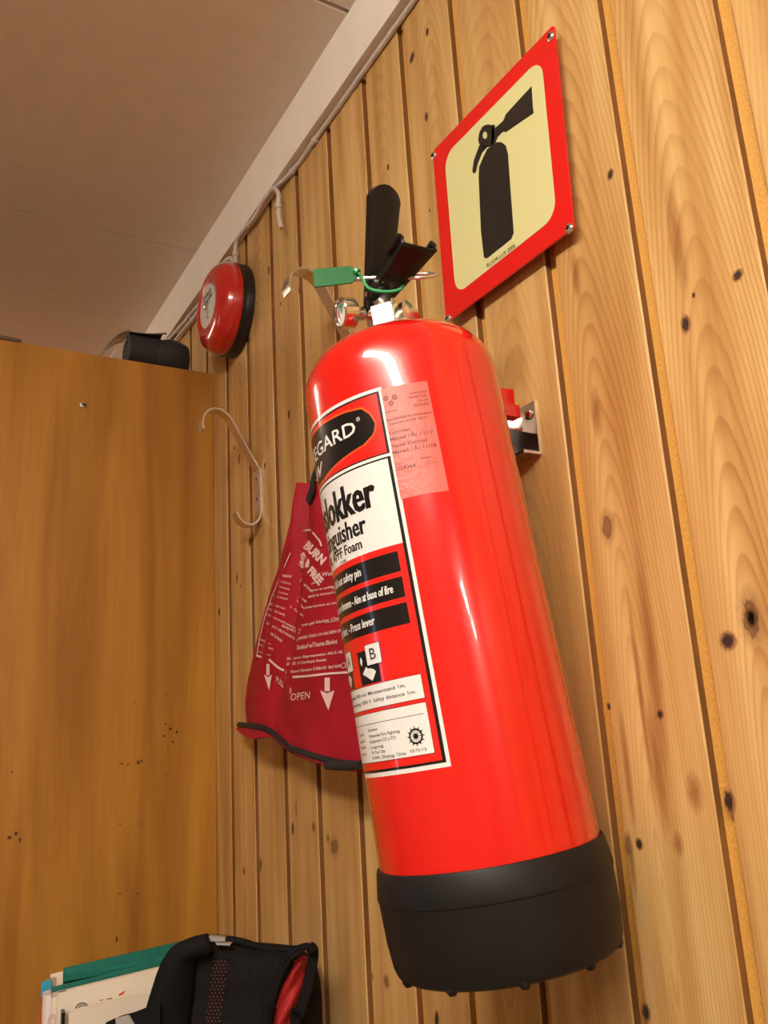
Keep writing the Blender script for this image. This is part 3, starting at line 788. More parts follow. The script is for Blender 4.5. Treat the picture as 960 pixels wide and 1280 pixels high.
# split in convex-ish pieces round the open finger hole
cx3, cy3, rx3, ry3 = 273, 474, 9.5, 15
outer = [(300, 520), (275, 522), (252, 515), (246, 495), (250, 465), (262, 441), (280, 429), (300, 432), (310, 450), (312, 480)]
m_ = 20
def raypoly(a):
    dx, dy = math.cos(a), math.sin(a); best = 0
    n = len(outer)
    for i in range(n):
        x1_, y1_ = outer[i]; x2_, y2_ = outer[(i+1) % n]
        den = dx*(y2_-y1_)-dy*(x2_-x1_)
        if abs(den) < 1e-9: continue
        t = ((x1_-cx3)*(y2_-y1_)-(y1_-cy3)*(x2_-x1_))/den; s_ = ((x1_-cx3)*dy-(y1_-cy3)*dx)/den
        if t > 0 and -1e-6 <= s_ <= 1+1e-6: best = max(best, t)
    return best
for k in range(m_):
    a0, a1 = 2*PI*k/m_, 2*PI*(k+1)/m_
    q = []
    for a in (a0, a1): q.append((cx3+math.cos(a)*rx3, cy3+math.sin(a)*ry3))
    for a in (a1, a0):
        t = raypoly(a); q.append((cx3+math.cos(a)*t, cy3+math.sin(a)*t))
    addpoly(pic, [c3(*p) for p in q], 0.0023, 0.0027, SBLK)
addpoly(pic, [c3(*p) for p in [(300, 431), (312, 433), (312, 445), (345, 415), (352, 398), (356, 457), (345, 458), (325, 478), (316, 500), (300, 520), (300, 460)]], 0.0023, 0.0027, SBLK)
addpoly(pic, [c3(*p) for p in [(352, 395), (358, 385), (456, 275), (463, 360), (467, 380), (355, 461)]], 0.0023, 0.0027, SBLK)
addpoly(pic, [c3(*p) for p in [(252, 512), (284, 518), (262, 545), (245, 590), (238, 622), (230, 628), (224, 618), (230, 575), (244, 535)]], 0.0023, 0.0027, SBLK)
pic.build('extinguisher_pictogram', pn_, smooth=False)
ft = MB(); ta = c3(288, 1003); tb = c3(403, 916)
put_text(ft, 'FLUOR-LUX 2006', lambda x, y: sgp(ta[0]+x, ta[1]+(tb[1]-ta[1])*x/(tb[0]-ta[0])+y, 0.0028), 0.021, SBLK, width=tb[0]-ta[0], bold=0.004)
ft.build('lettering', pn_, smooth=False, fix=False)
for x, y in ((685, 44), (542, 195), (715, 281), (561, 398)):
    u, v = px2s(x, y)
    sc_ = MB(); c_ = sgp(u, v, 0.0022)
    sc_.lathe([(0.0045, 0.0), (0.0043, 0.0012), (0.0030, 0.0022), (0.0012, 0.0026), (0.0, 0.0024)], c_, (0, -1, 0), CHROME, n=20)
    for ax in ((0.0022, 0.0005), (0.0005, 0.0022)):
        sc_.box(c_+Vector((-ax[0], -0.0030, -ax[1])), c_+Vector((ax[0], -0.0020, ax[1])), BLACKP)
    sc_.build('screw', sg)
for u in (0.2, 0.8):                     # battens holding the sign off the wall
    a = sgp(u-0.04, 0.12); b_ = sgp(u+0.04, 0.88)
    MB().box((a.x, YS, a.z), (b_.x, 0.0, b_.z), mat('dark_brown_batten', (0.06, 0.02, 0.012), rough=0.7)).build('batten', sg, smooth=False)

# ------------------------------------------------------------------ coat hooks
def coat_hook(X, dz, label):
    root = thing('coat_hook', label, 'hook', (X, 0, 1.76+dz), 'steel coat hooks on the pine wall')
    # (y, z) centre line measured on the nearer hook
    path = [(-0.0905, 1.9045), (-0.0925, 1.9150), (-0.0885, 1.9290), (-0.0790, 1.9375), (-0.0670, 1.9395), (-0.0560, 1.9350), (-0.0470, 1.9260), (-0.0330, 1.9020), (-0.0180, 1.8760), (-0.0040, 1.8520), (-0.0018, 1.8440), (-0.0015, 1.7900), (-0.0018, 1.7800), (-0.0055, 1.7690), (-0.0140, 1.7620), (-0.0240, 1.7610), (-0.0340, 1.7670), (-0.0405, 1.7790)]
    pts = bez([(0, y, z-1.76) for y, z in path], 5)
    hw, th = 0.0100, 0.0014
    mb = MB(); vs = []; N = len(pts)
    for i, p in enumerate(pts):
        t = (pts[min(i+1, N-1)]-pts[max(i-1, 0)]).normalized(); n = Vector((1, 0, 0)).cross(t)
        vs += [p+Vector((-hw, 0, 0))+n*th, p+Vector((hw, 0, 0))+n*th, p+Vector((hw, 0, 0))-n*th, p+Vector((-hw, 0, 0))-n*th]
    fs = [(i*4+k, i*4+(k+1) % 4, (i+1)*4+(k+1) % 4, (i+1)*4+k) for i in range(N-1) for k in range(4)] + [(0, 1, 2, 3), tuple((N-1)*4+k for k in (3, 2, 1, 0))]
    mb.add(vs, fs, STEEL).build('hook_strip', root, angle=40)
    for z in (1.836, 1.804):
        s_ = MB(); s_.lathe([(0.0040, 0.0), (0.0036, 0.0012), (0.0, 0.0016)], (0, -0.0028, z-1.76), (0, -1, 0), STEEL, n=16)
        s_.lathe([(0.0, 0.0), (0.0026, 0.0)], (0, -0.0046, z-1.76), (0, -1, 0), BLACKP, n=12)
        s_.build('screw', root)
    return root
coat_hook(-1.1765, 0.0, 'bare steel coat hook nearest the wooden cabinet, its two screws showing')
coat_hook(-0.850, 0.064, 'steel coat hook whose long arm rises from behind the extinguisher left of its gauge')

# ------------------------------------------------------------------ alarm bell
bc = Vector((-1.252, 0, 2.158))
bell = thing('alarm_bell', 'round red alarm bell with black base high on the pine wall', 'alarm bell', bc)
MB().lathe([(0.0, 0.0), (0.072, 0.0), (0.080, 0.001), (0.080, 0.010), (0.0785, 0.0145), (0.080, 0.016), (0.080, 0.0205), (0.076, 0.022), (0.0, 0.022)], (0, 0, 0), (0, -1, 0), mat('black_bell_plastic', (0.012, 0.011, 0.011), rough=0.3), n=64).build('back_box', bell, angle=30)
MB().lathe([(0.076, 0.020), (0.0785, 0.0205), (0.0785, 0.026), (0.0775, 0.034), (0.0740, 0.043), (0.0670, 0.0505), (0.0580, 0.0552), (0.0500, 0.0568), (0.0440, 0.0565), (0.0415, 0.0545), (0.0, 0.0545)], (0, 0, 0), (0, -1, 0), REDB, n=72).build('gong', bell, angle=60)
bf = MB(); bf.lathe([(0.0, 0.0552), (0.0375, 0.0552), (0.0380, 0.0546)], (0, 0, 0), (0, -1, 0), mat('bell_label_white', (0.66, 0.64, 0.58), rough=0.35), n=40)
bf = bf.build('face_label', bell)
MB().lathe([(0.0085, 0.0545), (0.0085, 0.058), (0.0070, 0.0600), (0.0030, 0.0615), (0.0, 0.062)], (0.000, 0, 0.000), (0, -1, 0), CHROME, n=20).build('centre_nut', bell)
bt = MB(); BG = mat('dark_green_bell_print', (0.02, 0.10, 0.05), rough=0.5)
put_text(bt, 'FIRE', lambda x, y: Vector((x-0.020, -0.0556, y+0.0160)), 0.0085, BG, width=0.040, bold=0.02)
put_text(bt, 'ALARM', lambda x, y: Vector((x-0.024, -0.0556, y+0.0065)), 0.0065, BG, width=0.048, bold=0.02)
for k in range(20):
    a0, a1 = 2*PI*k/20, 2*PI*(k+1)/20
    if 3 < k < 16:
        bt.add([Vector((0.004+q*math.cos(a), -0.0556, -0.0185+q*math.sin(a))) for q, a in ((0.0045, a0), (0.0065, a0), (0.0065, a1), (0.0045, a1))], [(0, 1, 2, 3)], BLACKP)
bt.build('lettering', bf, smooth=False, fix=False)

# ------------------------------------------------------------------ cables
yc = -0.006
def cab(name, px, r, label, yv=yc, n=8, ys=None):
    pts = [at(x, y, 1, (ys[i] if ys else yv)) for i, (x, y) in enumerate(px)]
    return pts
def cable(name, pts, r, label, clips=(), nn=8):
    b0 = pts[0]
    root = thing(name, label, 'cable', b0)
    pp = [Vector(p)-b0 for p in pts]
    path = bez(pp, nn)
    MB().tube(path, r, CABLEM, n=10).build('sheath', root)
    for c in clips:
        p = path[int(c*(len(path)-1))]; q = path[min(int(c*(len(path)-1))+1, len(path)-1)]; t = (q-p).normalized()
        MB().tube([p-t*0.004, p+t*0.004], r*1.45, CABLEM, n=12).build('clip', root)
    return root
cable('alarm_cable', [Vector((0.3, -0.0036, 2.2735)), Vector((-0.60, -0.0036, 2.2735)), Vector((-0.80, -0.0036, 2.2735)), Vector((-0.93, -0.0036, 2.2735)), Vector((-1.00, -0.0036, 2.2735)), at(341, 238, 1, -0.010), at(330, 250, 1, -0.011), at(318, 272, 1, -0.011), at(303, 290, 1, -0.010), at(295, 305, 1, -0.010), at(294.5, 330, 1, -0.012)],
      0.0036, 'grey-white cable running under the cornice and down into the top of the red bell', (0.30, 0.42, 0.76, 0.96))
cable('cut_cable_end', [at(337, 240, 1, -0.014), at(343, 236, 1, -0.015), at(348, 243, 1, -0.017), at(348, 258, 1, -0.018), at(349, 272, 1, -0.018), at(352, 285, 1, -0.016)], 0.0036,
      'short loose white cable end bent down beside the cornice above the bell', (0.62,))
cable('bell_loop_cable', [at(279, 331, 1, -0.014), at(283, 325, 1, -0.013), at(289, 323, 1, -0.012), at(292, 330, 1, -0.012)], 0.0036, 'tiny white cable loop entering the top of the bell')
cable('upper_wall_cable', [at(262, 366, 1, -0.008), at(245, 385, 1, -0.008), at(232, 401, 1, -0.008), at(215, 420, 1, -0.008), at(196, 442, 1, -0.008)], 0.0036, 'upper of two white cables running left from the bell towards the cabinet top', (0.42,))
cable('lower_wall_cable', [at(264, 374, 1, -0.012), at(248, 390, 1, -0.008), at(236, 405, 1, -0.008), at(220, 424, 1, -0.008), at(200, 450, 1, -0.008)], 0.0036, 'lower of two white cables running left from the bell towards the cabinet top', (0.42,))
for i, (x, y) in enumerate(((388, 189), (364, 221), (497, 28))):
    c_ = at(x, y, 1, -0.0008)
    o = MB().lathe([(0.0030, 0.0), (0.0024, 0.0016), (0.0, 0.002)], (0, 0, 0), (0, -1, 0), STEEL, n=12).build('nail', None)
    o.location = c_
    tag(o, ('small nail head in the plank under the cornice, middle of three', 'small nail head in the plank under the cornice, lowest of three above the coat hook', 'small nail head in the plank under the cornice, nearest the top of the photo')[i], 'nail')

# ------------------------------------------------------------------ tall cabinet at the left
CXX = -1.3834; CT = 2.0968
cab_ = thing('tall_cabinet', 'tall orange-brown veneered cabinet seen from its plain side', 'cabinet', (CXX-0.4, -0.32, 0))
def cl(x, y, z): return Vector((x-(CXX-0.4), y+0.32, z))
sp_ = MB().box(cl(CXX-0.018, -0.62, 0), cl(CXX, -0.001, CT), VENEER).build('side_panel', cab_, smooth=False)
MB().box(cl(CXX-0.782, -0.62, 0), cl(CXX-0.764, -0.001, CT), VENEER).build('side_panel', cab_, smooth=False)
MB().box(cl(CXX-0.764, -0.62, CT-0.04), cl(CXX-0.018, -0.001, CT-0.022), VENEER).build('top_panel', cab_, smooth=False)
MB().box(cl(CXX-0.764, -0.012, 0.05), cl(CXX-0.018, -0.003, CT-0.04), VENEER).build('back_panel', cab_, smooth=False)
for i in (0, 1):
    xa = CXX-0.764+i*0.373
    d_ = MB().box(cl(xa+0.002, -0.618, 0.06), cl(xa+0.371, -0.600, CT-0.042), VENEER).build('door', cab_, smooth=False)
    MB().tube([cl(xa+(0.34 if i == 0 else 0.03), -0.64, 1.0), cl(xa+(0.34 if i == 0 else 0.03), -0.64, 1.12)], 0.005, STEEL).build('handle', d_)
def mark(px, py, ry, rz, mt=MARK, name='mark'):
    p = at(px, py, 0, CXX+0.0003); q = p-Vector((CXX-0.4, -0.32, 0))
    return decal(name, q, Vector((0, ry*0.001, 0)), Vector((0, 0, rz*0.001)), mt, sp_)
for k in [(213, 911, 4, 3.5), (221, 915, 3, 4), (205, 920, 3, 3), (216, 927, 3.5, 2.5), (210, 936, 2, 2), (207, 905, 2, 3), (152, 955, 5, 1.5), (160, 956, 3, 2), (173, 953, 4, 5), (177, 951, 2, 4), (12, 1047, 5, 4), (20, 1042, 4, 4), (25, 1050, 2.5, 5), (15, 965, 2.5, 2),
          (150, 1031, 2.5, 1.5), (176, 1030, 1.5, 3), (150, 1117, 2.5, 2), (173, 1117, 2.5, 2), (146, 1174, 2.5, 7), (208, 868, 1.5, 2), (168, 878, 1.5, 1.5), (208, 970, 2.5, 1.5)]:
    mark(*k)
# little screw hook in the side panel
hk = MB(); p = at(103, 506, 0, CXX)-Vector((CXX-0.4, -0.32, 0))
hk.lathe([(0.0048, 0.0), (0.0044, 0.0015), (0.0, 0.0022)], p, (1, 0, 0), STEEL, n=14)
hk.tube([p+Vector((0.001, 0, 0.001)), p+Vector((0.007, 0.001, -0.001)), p+Vector((0.010, 0.004, -0.004))], 0.0016, mat('dark_old_steel', (0.12, 0.10, 0.08), rough=0.4, metal=1), n=8)
tag(hk.build('screw', cab_), 'small screw head near the top of the side panel')

# black mat rolled up on the cabinet
RUB2 = mat('black_foam_mat', (0.020, 0.020, 0.022), rough=0.75, noise_amt=0.3, noise_scale=80, bump=0.3, bump_scale=250)
mc = at(169, 431, 0, -1.425)
roll = thing('rolled_mat', 'black foam mat rolled into two coils on top of the cabinet', 'mat', (mc.x, -0.10, CT))
def ml(x, y, z): return Vector((x-mc.x, y+0.10, z-CT))
r0 = 0.0335; zc = CT+r0+0.001; y0 = -0.148; y1 = -0.085
ms = MB(); th = 0.0050; turns = 3.9; n_ = 150
def spiral(a, e):
    rr = max(0.004, (r0-th/2-0.0005) - (th+0.0026)*(1-a)*turns) ; an = 2*PI*turns*a + 2.2
    rr += e*th/2
    return rr*math.cos(an)*1.05, rr*math.sin(an)
for (ya, yb, cx_, cz_, rs) in ((y0, y1, mc.x, zc, 1.0),):
    vs = []
    for i in range(n_+1):
        a = i/n_
        for e, yy in ((-1, ya), (1, ya), (1, yb), (-1, yb)):
            sx_, sz_ = spiral(a, e); vs.append(ml(cx_+sx_*rs, yy, cz_+sz_*rs))
    fs = [(i*4+k, i*4+(k+1) % 4, (i+1)*4+(k+1) % 4, (i+1)*4+k) for i in range(n_) for k in range(4)] + [(0, 1, 2, 3), (n_*4+3, n_*4+2, n_*4+1, n_*4)]
    ms.add(vs, fs, RUB2)
ms.build('coil', roll, angle=40)
# second lump: the outer turns of the mat splay towards the wall
m2 = MB()
def lump(a, b):
    an = 2*PI*a; yy = -0.098+0.058*b
    rad = 0.0300*(0.86+0.30*math.sin(PI*min(1, b*0.9+0.1)))
    k = 1+0.05*math.sin(3*an+b*4)
    return ml(mc.x+0.004+rad*k*math.cos(an), yy, CT+0.001+0.0325*(0.92+0.12*math.sin(PI*b))*(1+math.sin(an)))
m2.grid(lump, 36, 10, RUB2)
for b_ in (0, 1):
    m2.add([lump(k/36, b_) for k in range(36)], [tuple(range(36))], RUB2)
# loose top layer that runs over the coil and ends in a raised corner
def flap(a, b_):
    an = math.radians(165-115*b_); rr = r0*1.02+0.003+0.010*a**2*max(0, math.sin(an))
    return ml(mc.x+rr*math.cos(an)*1.04, y0+0.004+0.062*a, zc+rr*math.sin(an))
m2.grid(flap, 10, 14, RUB2)
o = m2.build('loose_end', roll, angle=50)
# pale plastic sleeve lying left of the mat, and a flat cardboard edge
sl = MB()
def lerp_list_(L, t):
    q = max(0, min(0.9999, t))*(len(L)-1); i = int(q); return L[i].lerp(L[i+1], q-i)
GP = mat('grey_translucent_plastic', (0.42, 0.38, 0.34), rough=0.25, spec=0.6)
slv = thing('plastic_sleeve', 'grey-white curved plastic sleeve on the cabinet just left of the rolled mat', 'sleeve', (-1.50, -0.17, CT))
sp0 = Vector((-1.50, -0.17, CT))
pr = [at(124, 446, 0, -1.49)-sp0, at(131, 436, 0, -1.49)-sp0, at(139, 427, 0, -1.49)-sp0, at(149, 420, 0, -1.49)-sp0, at(160, 417, 0, -1.49)-sp0]
pr = [Vector((0, p.y, max(0.002, p.z))) for p in pr]; prp = bez(pr, 5)
sl.grid(lambda a, b: lerp_list_(prp, a)+Vector((0.055*(b-0.5), 0, 0)), 20, 4, GP)
solid(sl.build('sheet', slv, fix=False), 0.002)
ed = [at(139, 447, 0, -1.458)-sp0, at(142, 441, 0, -1.458)-sp0, at(146, 436, 0, -1.458)-sp0]
ed[0].z = max(0.002, ed[0].z)
MB().tube(ed, 0.0014, mat('white_plastic_edge', (0.85, 0.83, 0.8), rough=0.3), n=8).build('edge_strip', slv)
pc = at(27, 429, 2, CT)
cbx = thing('cardboard_sheet', 'brown cardboard sheet lying flat on the cabinet at the left edge', 'cardboard', (pc.x-0.08, pc.y-0.10, CT))
MB().prism([(-0.09, -0.25), (0.084, -0.25), (0.084, 0.092), (0.078, 0.100), (-0.09, 0.100)], lambda x, y, d: Vector((x, y, d)), 0.0005, 0.0060, mat('brown_cardboard', (0.16, 0.10, 0.06), rough=0.8)).build('sheet', cbx, smooth=False)
MB().prism([(-0.06, -0.25), (0.074, -0.25), (0.074, 0.080), (-0.06, 0.080)], lambda x, y, d: Vector((x, y, d)), 0.0062, 0.0085, mat('brown_cardboard')).build('flap', cbx, smooth=False)

# ------------------------------------------------------------------ red burn-blanket bag
BAG = mat('red_nylon_bag', (0.36, 0.006, 0.018), rough=0.62, spec=0.3, noise_amt=0.10, noise_scale=14, bump=0.35, bump_scale=700)
BAGP = mat('pale_pink_bag_print', (0.82, 0.56, 0.54), rough=0.55)
BLKF = mat('black_webbing', (0.012, 0.011, 0.011), rough=0.75, bump=0.3, bump_scale=600)
LP = [(375, 606), (366, 640), (357, 681), (350, 703), (340, 735), (329, 773), (317, 822), (311, 849), (309, 880), (309, 912)]
Lw = [at(x, y, 1, -0.018) for x, y in LP]
Rw = [Vector((-0.870, 0, 1.745)), Vector((-0.845, 0, 1.70)), Vector((-0.822, 0, 1.655)), Vector((-0.812, 0, 1.63)), Vector((-0.795, 0, 1.60)), Vector((-0.778, 0, 1.56)), Vector((-0.760, 0, 1.51)), Vector((-0.752, 0, 1.475)), Vector((-0.748, 0, 1.435)), Vector((-0.745, 0, 1.395))]
def lerp_list(L, t):
    q = max(0, min(0.9999, t))*(len(L)-1); i = int(q); return L[i].lerp(L[i+1], q-i)
bpx = [(299, 906), (315, 908), (331, 911), (343, 918), (352, 927), (362, 935), (378, 941), (400, 948), (425, 954), (448, 956)]
BAND = [at(x, y, 1, -0.034-0.016*math.sin(PI*min(1, i/10))) for i, (x, y) in enumerate(bpx)] + [Vector((-0.80, -0.045, 1.412)), Vector((-0.740, -0.03, 1.408))]
def sag(s, t):
    if t < 0.05: return 0.0
    l = Lw[-1].lerp(Rw[-1], s)
    for a, b_ in zip(BAND[:-1], BAND[1:]):
        if a.x <= l.x <= b_.x: zb_ = a.z+(b_.z-a.z)*(l.x-a.x)/(b_.x-a.x); break
    else: zb_ = BAND[0].z if l.x < BAND[0].x else BAND[-1].z
    return (zb_+0.002-l.z)*t**5
def bag_xz(s, t):
    p = lerp_list(Lw, t).lerp(lerp_list(Rw, t), s); return p.x, p.z+sag(s, t)
def bag_depth(s, t):
    b = max(0.0, 4*s*(1-s))
    d = 0.016 + 0.030*b**0.6*(0.35+0.65*min(1, t*1.4))
    sv = 0.34+0.06*math.sin(t*3)
    d += 0.011*math.exp(-((s-sv+0.12)/0.07)**2)*(1-t*0.6)
    d -= 0.017*math.exp(-((s-sv)/0.045)**2)*math.sin(PI*min(1, 0.15+t*0.85))
    d += 0.010*math.exp(-((s-0.62)/0.12)**2)*(1-t)
    d += 0.0016*noise.noise(Vector((s*9, t*6, 0)))*2
    return d
def bag_inv(x, z):
    s, t = 0.4, 0.5
    for _ in range(14):
        x0_, z0_ = bag_xz(s, t)
        e = 1e-3
        xs, zs = bag_xz(s+e, t); xt, zt = bag_xz(s, min(t+e, 1)); 
        a, b_, c_, d_ = (xs-x0_)/e, (xt-x0_)/e, (zs-z0_)/e, (zt-z0_)/e
        det = a*d_-b_*c_
        if abs(det) < 1e-9: break
        ds = ((x-x0_)*d_-b_*(z-z0_))/det; dt = (a*(z-z0_)-c_*(x-x0_))/det
        s = min(1, max(0, s+ds*0.8)); t = min(0.998, max(0, t+dt*0.8))
    return s, t
def bag_at(px, py, lift=0.0011):
    y = -0.035
    for _ in range(5):
        p = at(px, py, 1, y); s, t = bag_inv(p.x, p.z); y = 0.6*(-bag_depth(s, t))+0.4*y
    return at(px, py, 1, y-lift)
bp0 = Vector((-0.93, -0.01, 1.41))
bag = thing('burn_blanket_bag', 'dark red printed nylon bag hanging on the wall half behind the extinguisher', 'bag', bp0)
bm_ = MB(); NU, NV = 110, 110
bm_.grid(lambda a, b: Vector((bag_xz(a, b)[0], -bag_depth(a, b), bag_xz(a, b)[1]))-bp0, NU, NV, BAG)
bm_.grid(lambda a, b: Vector((bag_xz(a, b)[0], -0.006, bag_xz(a, b)[1]))-bp0, NU, NV, BAG, flip=True)
def rim(f0):
    n = 50
    for i in range(n):
        a, b_ = f0(i/n), f0((i+1)/n)
        pa = [Vector((bag_xz(*a)[0], -bag_depth(*a), bag_xz(*a)[1]))-bp0, Vector((bag_xz(*a)[0], -0.006, bag_xz(*a)[1]))-bp0]
        pb = [Vector((bag_xz(*b_)[0], -bag_depth(*b_), bag_xz(*b_)[1]))-bp0, Vector((bag_xz(*b_)[0], -0.006, bag_xz(*b_)[1]))-bp0]
        bm_.add([pa[0], pb[0], pb[1], pa[1]], [(0, 1, 2, 3)], BAG)
rim(lambda q: (0, q)); rim(lambda q: (1, q)); rim(lambda q: (q, 0)); rim(lambda q: (q, 1))
bm_.build('pouch', bag, angle=60)
# bottom: black zip band with a red lip hanging under it
bpx = [(299, 906), (315, 908), (331, 911), (343, 918), (352, 927), (362, 935), (378, 941), (400, 948), (425, 954), (448, 956)]
lpx = [(295, 912), (311, 923), (330, 921), (342, 922), (351, 930), (360, 937), (376, 945), (400, 954), (425, 960), (448, 962)]
def band_out(px, py):
    y = -0.035
    for _ in range(5):
        p = at(px, py, 1, y); s_, t_ = bag_inv(p.x, p.z); y = -bag_depth(s_, min(t_, 0.99))-0.002
    return at(px, py, 1, y)
bw = [band_out(x, y) for x, y in bpx] + [Vector((-0.80, -0.046, 1.414)), Vector((-0.755, -0.03, 1.410))]
lw = [at(x, y, 1, bw[i].y-0.006) for i, (x, y) in enumerate(lpx)] + [Vector((-0.80, -0.052, 1.409)), Vector((-0.750, -0.036, 1.405))]
bwp = bez([p-bp0 for p in bw], 4); lwp = bez([p-bp0 for p in lw], 4)
zb = MB(); zb.tube(bwp, 0.0042, BLKF, n=8)
n_ = len(bwp)
zb.build('zip_band', bag)
lip = MB(); vs = []
for i in range(n_):
    a, b_ = bwp[i]+Vector((0, -0.002, -0.002)), lwp[i]
    w_ = Vector((0, -0.004, -0.004))
    vs += [a, b_, b_+Vector((0, 0.004, -0.0010)), a+Vector((0, 0.006, -0.006))]
lip.add(vs, [(i*4+k, i*4+(k+1) % 4, (i+1)*4+(k+1) % 4, (i+1)*4+k) for i in range(n_-1) for k in range(4)] + [(0, 1, 2, 3)], BAG)
lip.build('bottom_lip', bag, angle=50)
pt = [at(x, y, 1, -0.062)-bp0 for x, y in ((409, 957), (425, 958), (440, 957), (452, 956))]
tb = MB(); tb.tube(bez(pt, 4), 0.0045, BLKF, n=10); tag(tb.build('pull_tab', bag), 'black pull tab at the bottom seam')
# top strap going to the hook
s0 = [band_out(387, 628)+Vector((0, -0.002, 0)), band_out(392, 613)+Vector((0, -0.003, 0)), band_out(398, 608)+Vector((0, -0.005, 0.012)), Vector((-0.875, -0.028, 1.80)), Vector((-0.852, -0.026, 1.826)), Vector((-0.846, -0.028, 1.833))]
sp = bez([p-bp0 for p in s0], 5); vs = []; N_ = len(sp)
for i, p in enumerate(sp):
    t_ = (sp[min(i+1, N_-1)]-sp[max(i-1, 0)]).normalized(); w_ = t_.cross(Vector((0, 1, 0))).normalized()*0.0065; n2_ = Vector((0, 0.0012, 0))
    vs += [p-w_-n2_, p+w_-n2_, p+w_+n2_, p-w_+n2_]
MB().add(vs, [(i*4+k, i*4+(k+1) % 4, (i+1)*4+(k+1) % 4, (i+1)*4+k) for i in range(N_-1) for k in range(4)] + [(0, 1, 2, 3), tuple((N_-1)*4+k for k in (3, 2, 1, 0))], BLKF).build('hanging_strap', bag, angle=40)
# print on the bag, measured line by line
bp_ = MB()
def btext(txt, x0, y0, x1, y1, h, bold=0.012, shear=0.0, up=None):
    d = Vector((x1-x0, y1-y0)); Lp = d.length; d.normalize()
    u = Vector((0.06, -1.0)) if up is None else Vector(up)
    v, f, w = text2d(txt, bold, shear)
    vs = []
    for p in v:
        q = Vector((x0, y0))+d*(p[0]/w*Lp)+u*(p[1]*h)
        vs.append(bag_at(q.x, q.y)-bp0)
    bp_.add(vs, f, BAGP)
def bstroke(pts, w):
    for a, b_ in zip(pts[:-1], pts[1:]):
        A = Vector(a); B = Vector(b_); d = (B-A).normalized(); n = Vector((-d.y, d.x))*w/2
        k = max(1, int((B-A).length/8))
        for i in range(k):
            p = A.lerp(B, i/k); q = A.lerp(B, (i+1)/k)
            bp_.add([bag_at(*v_)-bp0 for v_ in (p-n, q-n, q+n, p+n)], [(0, 1, 2, 3)], BAGP)
def bpoly(pts):
    bp_.add([bag_at(*v_)-bp0 for v_ in pts], [tuple(range(len(pts)))], BAGP)
bstroke([(363, 691), (352, 716), (340, 745), (331, 771), (324, 800), (321, 818)], 1.0)
bstroke([(320, 819), (337, 825), (345, 832), (350, 836), (355, 838)], 2.6)
bstroke([(357, 847), (385, 845), (410, 842), (440, 840)], 2.8)
bstroke([(377, 664), (387, 662), (393, 668), (400, 677), (402, 683)], 2.2)
for cx_, y0_, y1_, w1, w2, hh in ((335, 830, 863, 4, 10, 19), (409, 847, 888, 6.5, 18, 24)):
    ym = y1_-hh
    bpoly([(cx_-w1/2, y0_), (cx_+w1/2, y0_), (cx_+w1/2, ym), (cx_-w1/2, ym)])
    bpoly([(cx_-w2/2, ym-1), (cx_, ym+2.5), (cx_+w2/2, ym-1), (cx_+1.5, y1_)])
btext('BURN', 379, 684, 402, 706, 11, bold=0.05, up=(0.62, -0.78))
btext('FREE', 384, 715, 399, 732, 10, bold=0.05, up=(0.62, -0.78))
bpoly([(371, 701), (374, 694), (377, 692), (380, 690), (382, 695), (384, 700), (383, 706), (379, 707)])
bpoly([(382, 703), (386, 698), (387, 703), (386, 709), (381, 709)])
bpoly([(371, 702), (378, 707), (385, 706), (383, 711), (377, 710)])
btext('en Burn', 366, 719, 386, 738, 4.6, up=(0.6, -0.8))
btext('and Wound', 390, 722, 424, 718, 5.6)
btext('and/or', 389, 731, 398, 728, 4.0, shear=0.2)
for k, (t_, a) in enumerate((('flame to extinguish', (387, 740, 425, 733)), ('apply to cool and soothe', (385, 747, 428, 740)), ('intervention as soon as', (381, 761, 430, 753)),
                             ('wet gel blanket. Chemical', (377, 783, 434, 772)), ('WHEN TORN OR HAS BEEN OPENED', (373, 800, 436, 788)), ('Soaked w/Trauma Blanket.', (371, 812, 422, 804)),
                             ('European Representative: AKLA AB. Box', (359, 825, 438, 815)), ('SE-182 15 Danderyd, Sweden', (358, 832, 408, 826)), ('US Patent Number 5,958,420  Ref 3630', (357, 842, 426, 834)))):
    h_ = (3.4, 3.6, 3.4, 3.8, 4.0, 6.0, 3.6, 3.6, 3.8)[k]
    btext(t_, *a, h_, shear=0.1, bold=0.016)
btext('CE', 426, 836, 434, 834, 7.5, bold=0.0)
bstroke([(406, 778.5), (424, 775.5)], 0.6)
for t_, a, h_ in (('INDICATIONS:', (353, 721, 364, 722), 3.0), ('1. Cool the wound', (351, 728, 363, 731), 2.8), ('Use the entire', (348, 734, 362, 738), 2.8), ('2. Do not remove', (345, 740, 360, 744), 2.8), ('3. Seek medical aid', (342, 746, 359, 750), 2.8),
                  ('IMPORTANT: Sterile', (337, 756, 356, 762), 2.8), ('WARNING: Sterility', (335, 762, 356, 770), 2.8), ('not be compromised by wrapping wound', (332, 768, 375, 789), 3.0), ('DO NOT USE IF INNER BAG', (333, 780, 372, 802), 3.2),
                  ('during the burn', (352, 783, 374, 793), 3.6), ('Contents: One Soaked', (334, 790, 352, 803), 4.4), ('BURNFREE Products', (324, 800, 338, 806), 2.6), ('Sandy, Utah 84070', (323, 806, 341, 813), 2.6), ('www.burnfree.com', (322, 815, 338, 820), 2.2),
                  ('4. Wrap', (368, 744, 383, 753), 3.2), ('5. Wrap burn', (369, 750, 380, 762), 3.2), ('6. Clean', (362, 759, 379, 771), 3.4)):
    btext(t_, *a, h_, up=(0.25, -0.97), bold=0.012)
btext('PULL TAB', 345, 852, 364, 868, 7.5, bold=0.004, up=(0.1, -1))
btext('OPEN', 363, 876, 387, 873, 9.5, bold=0.004)
bp_.build('lettering', bag, smooth=False, fix=False)

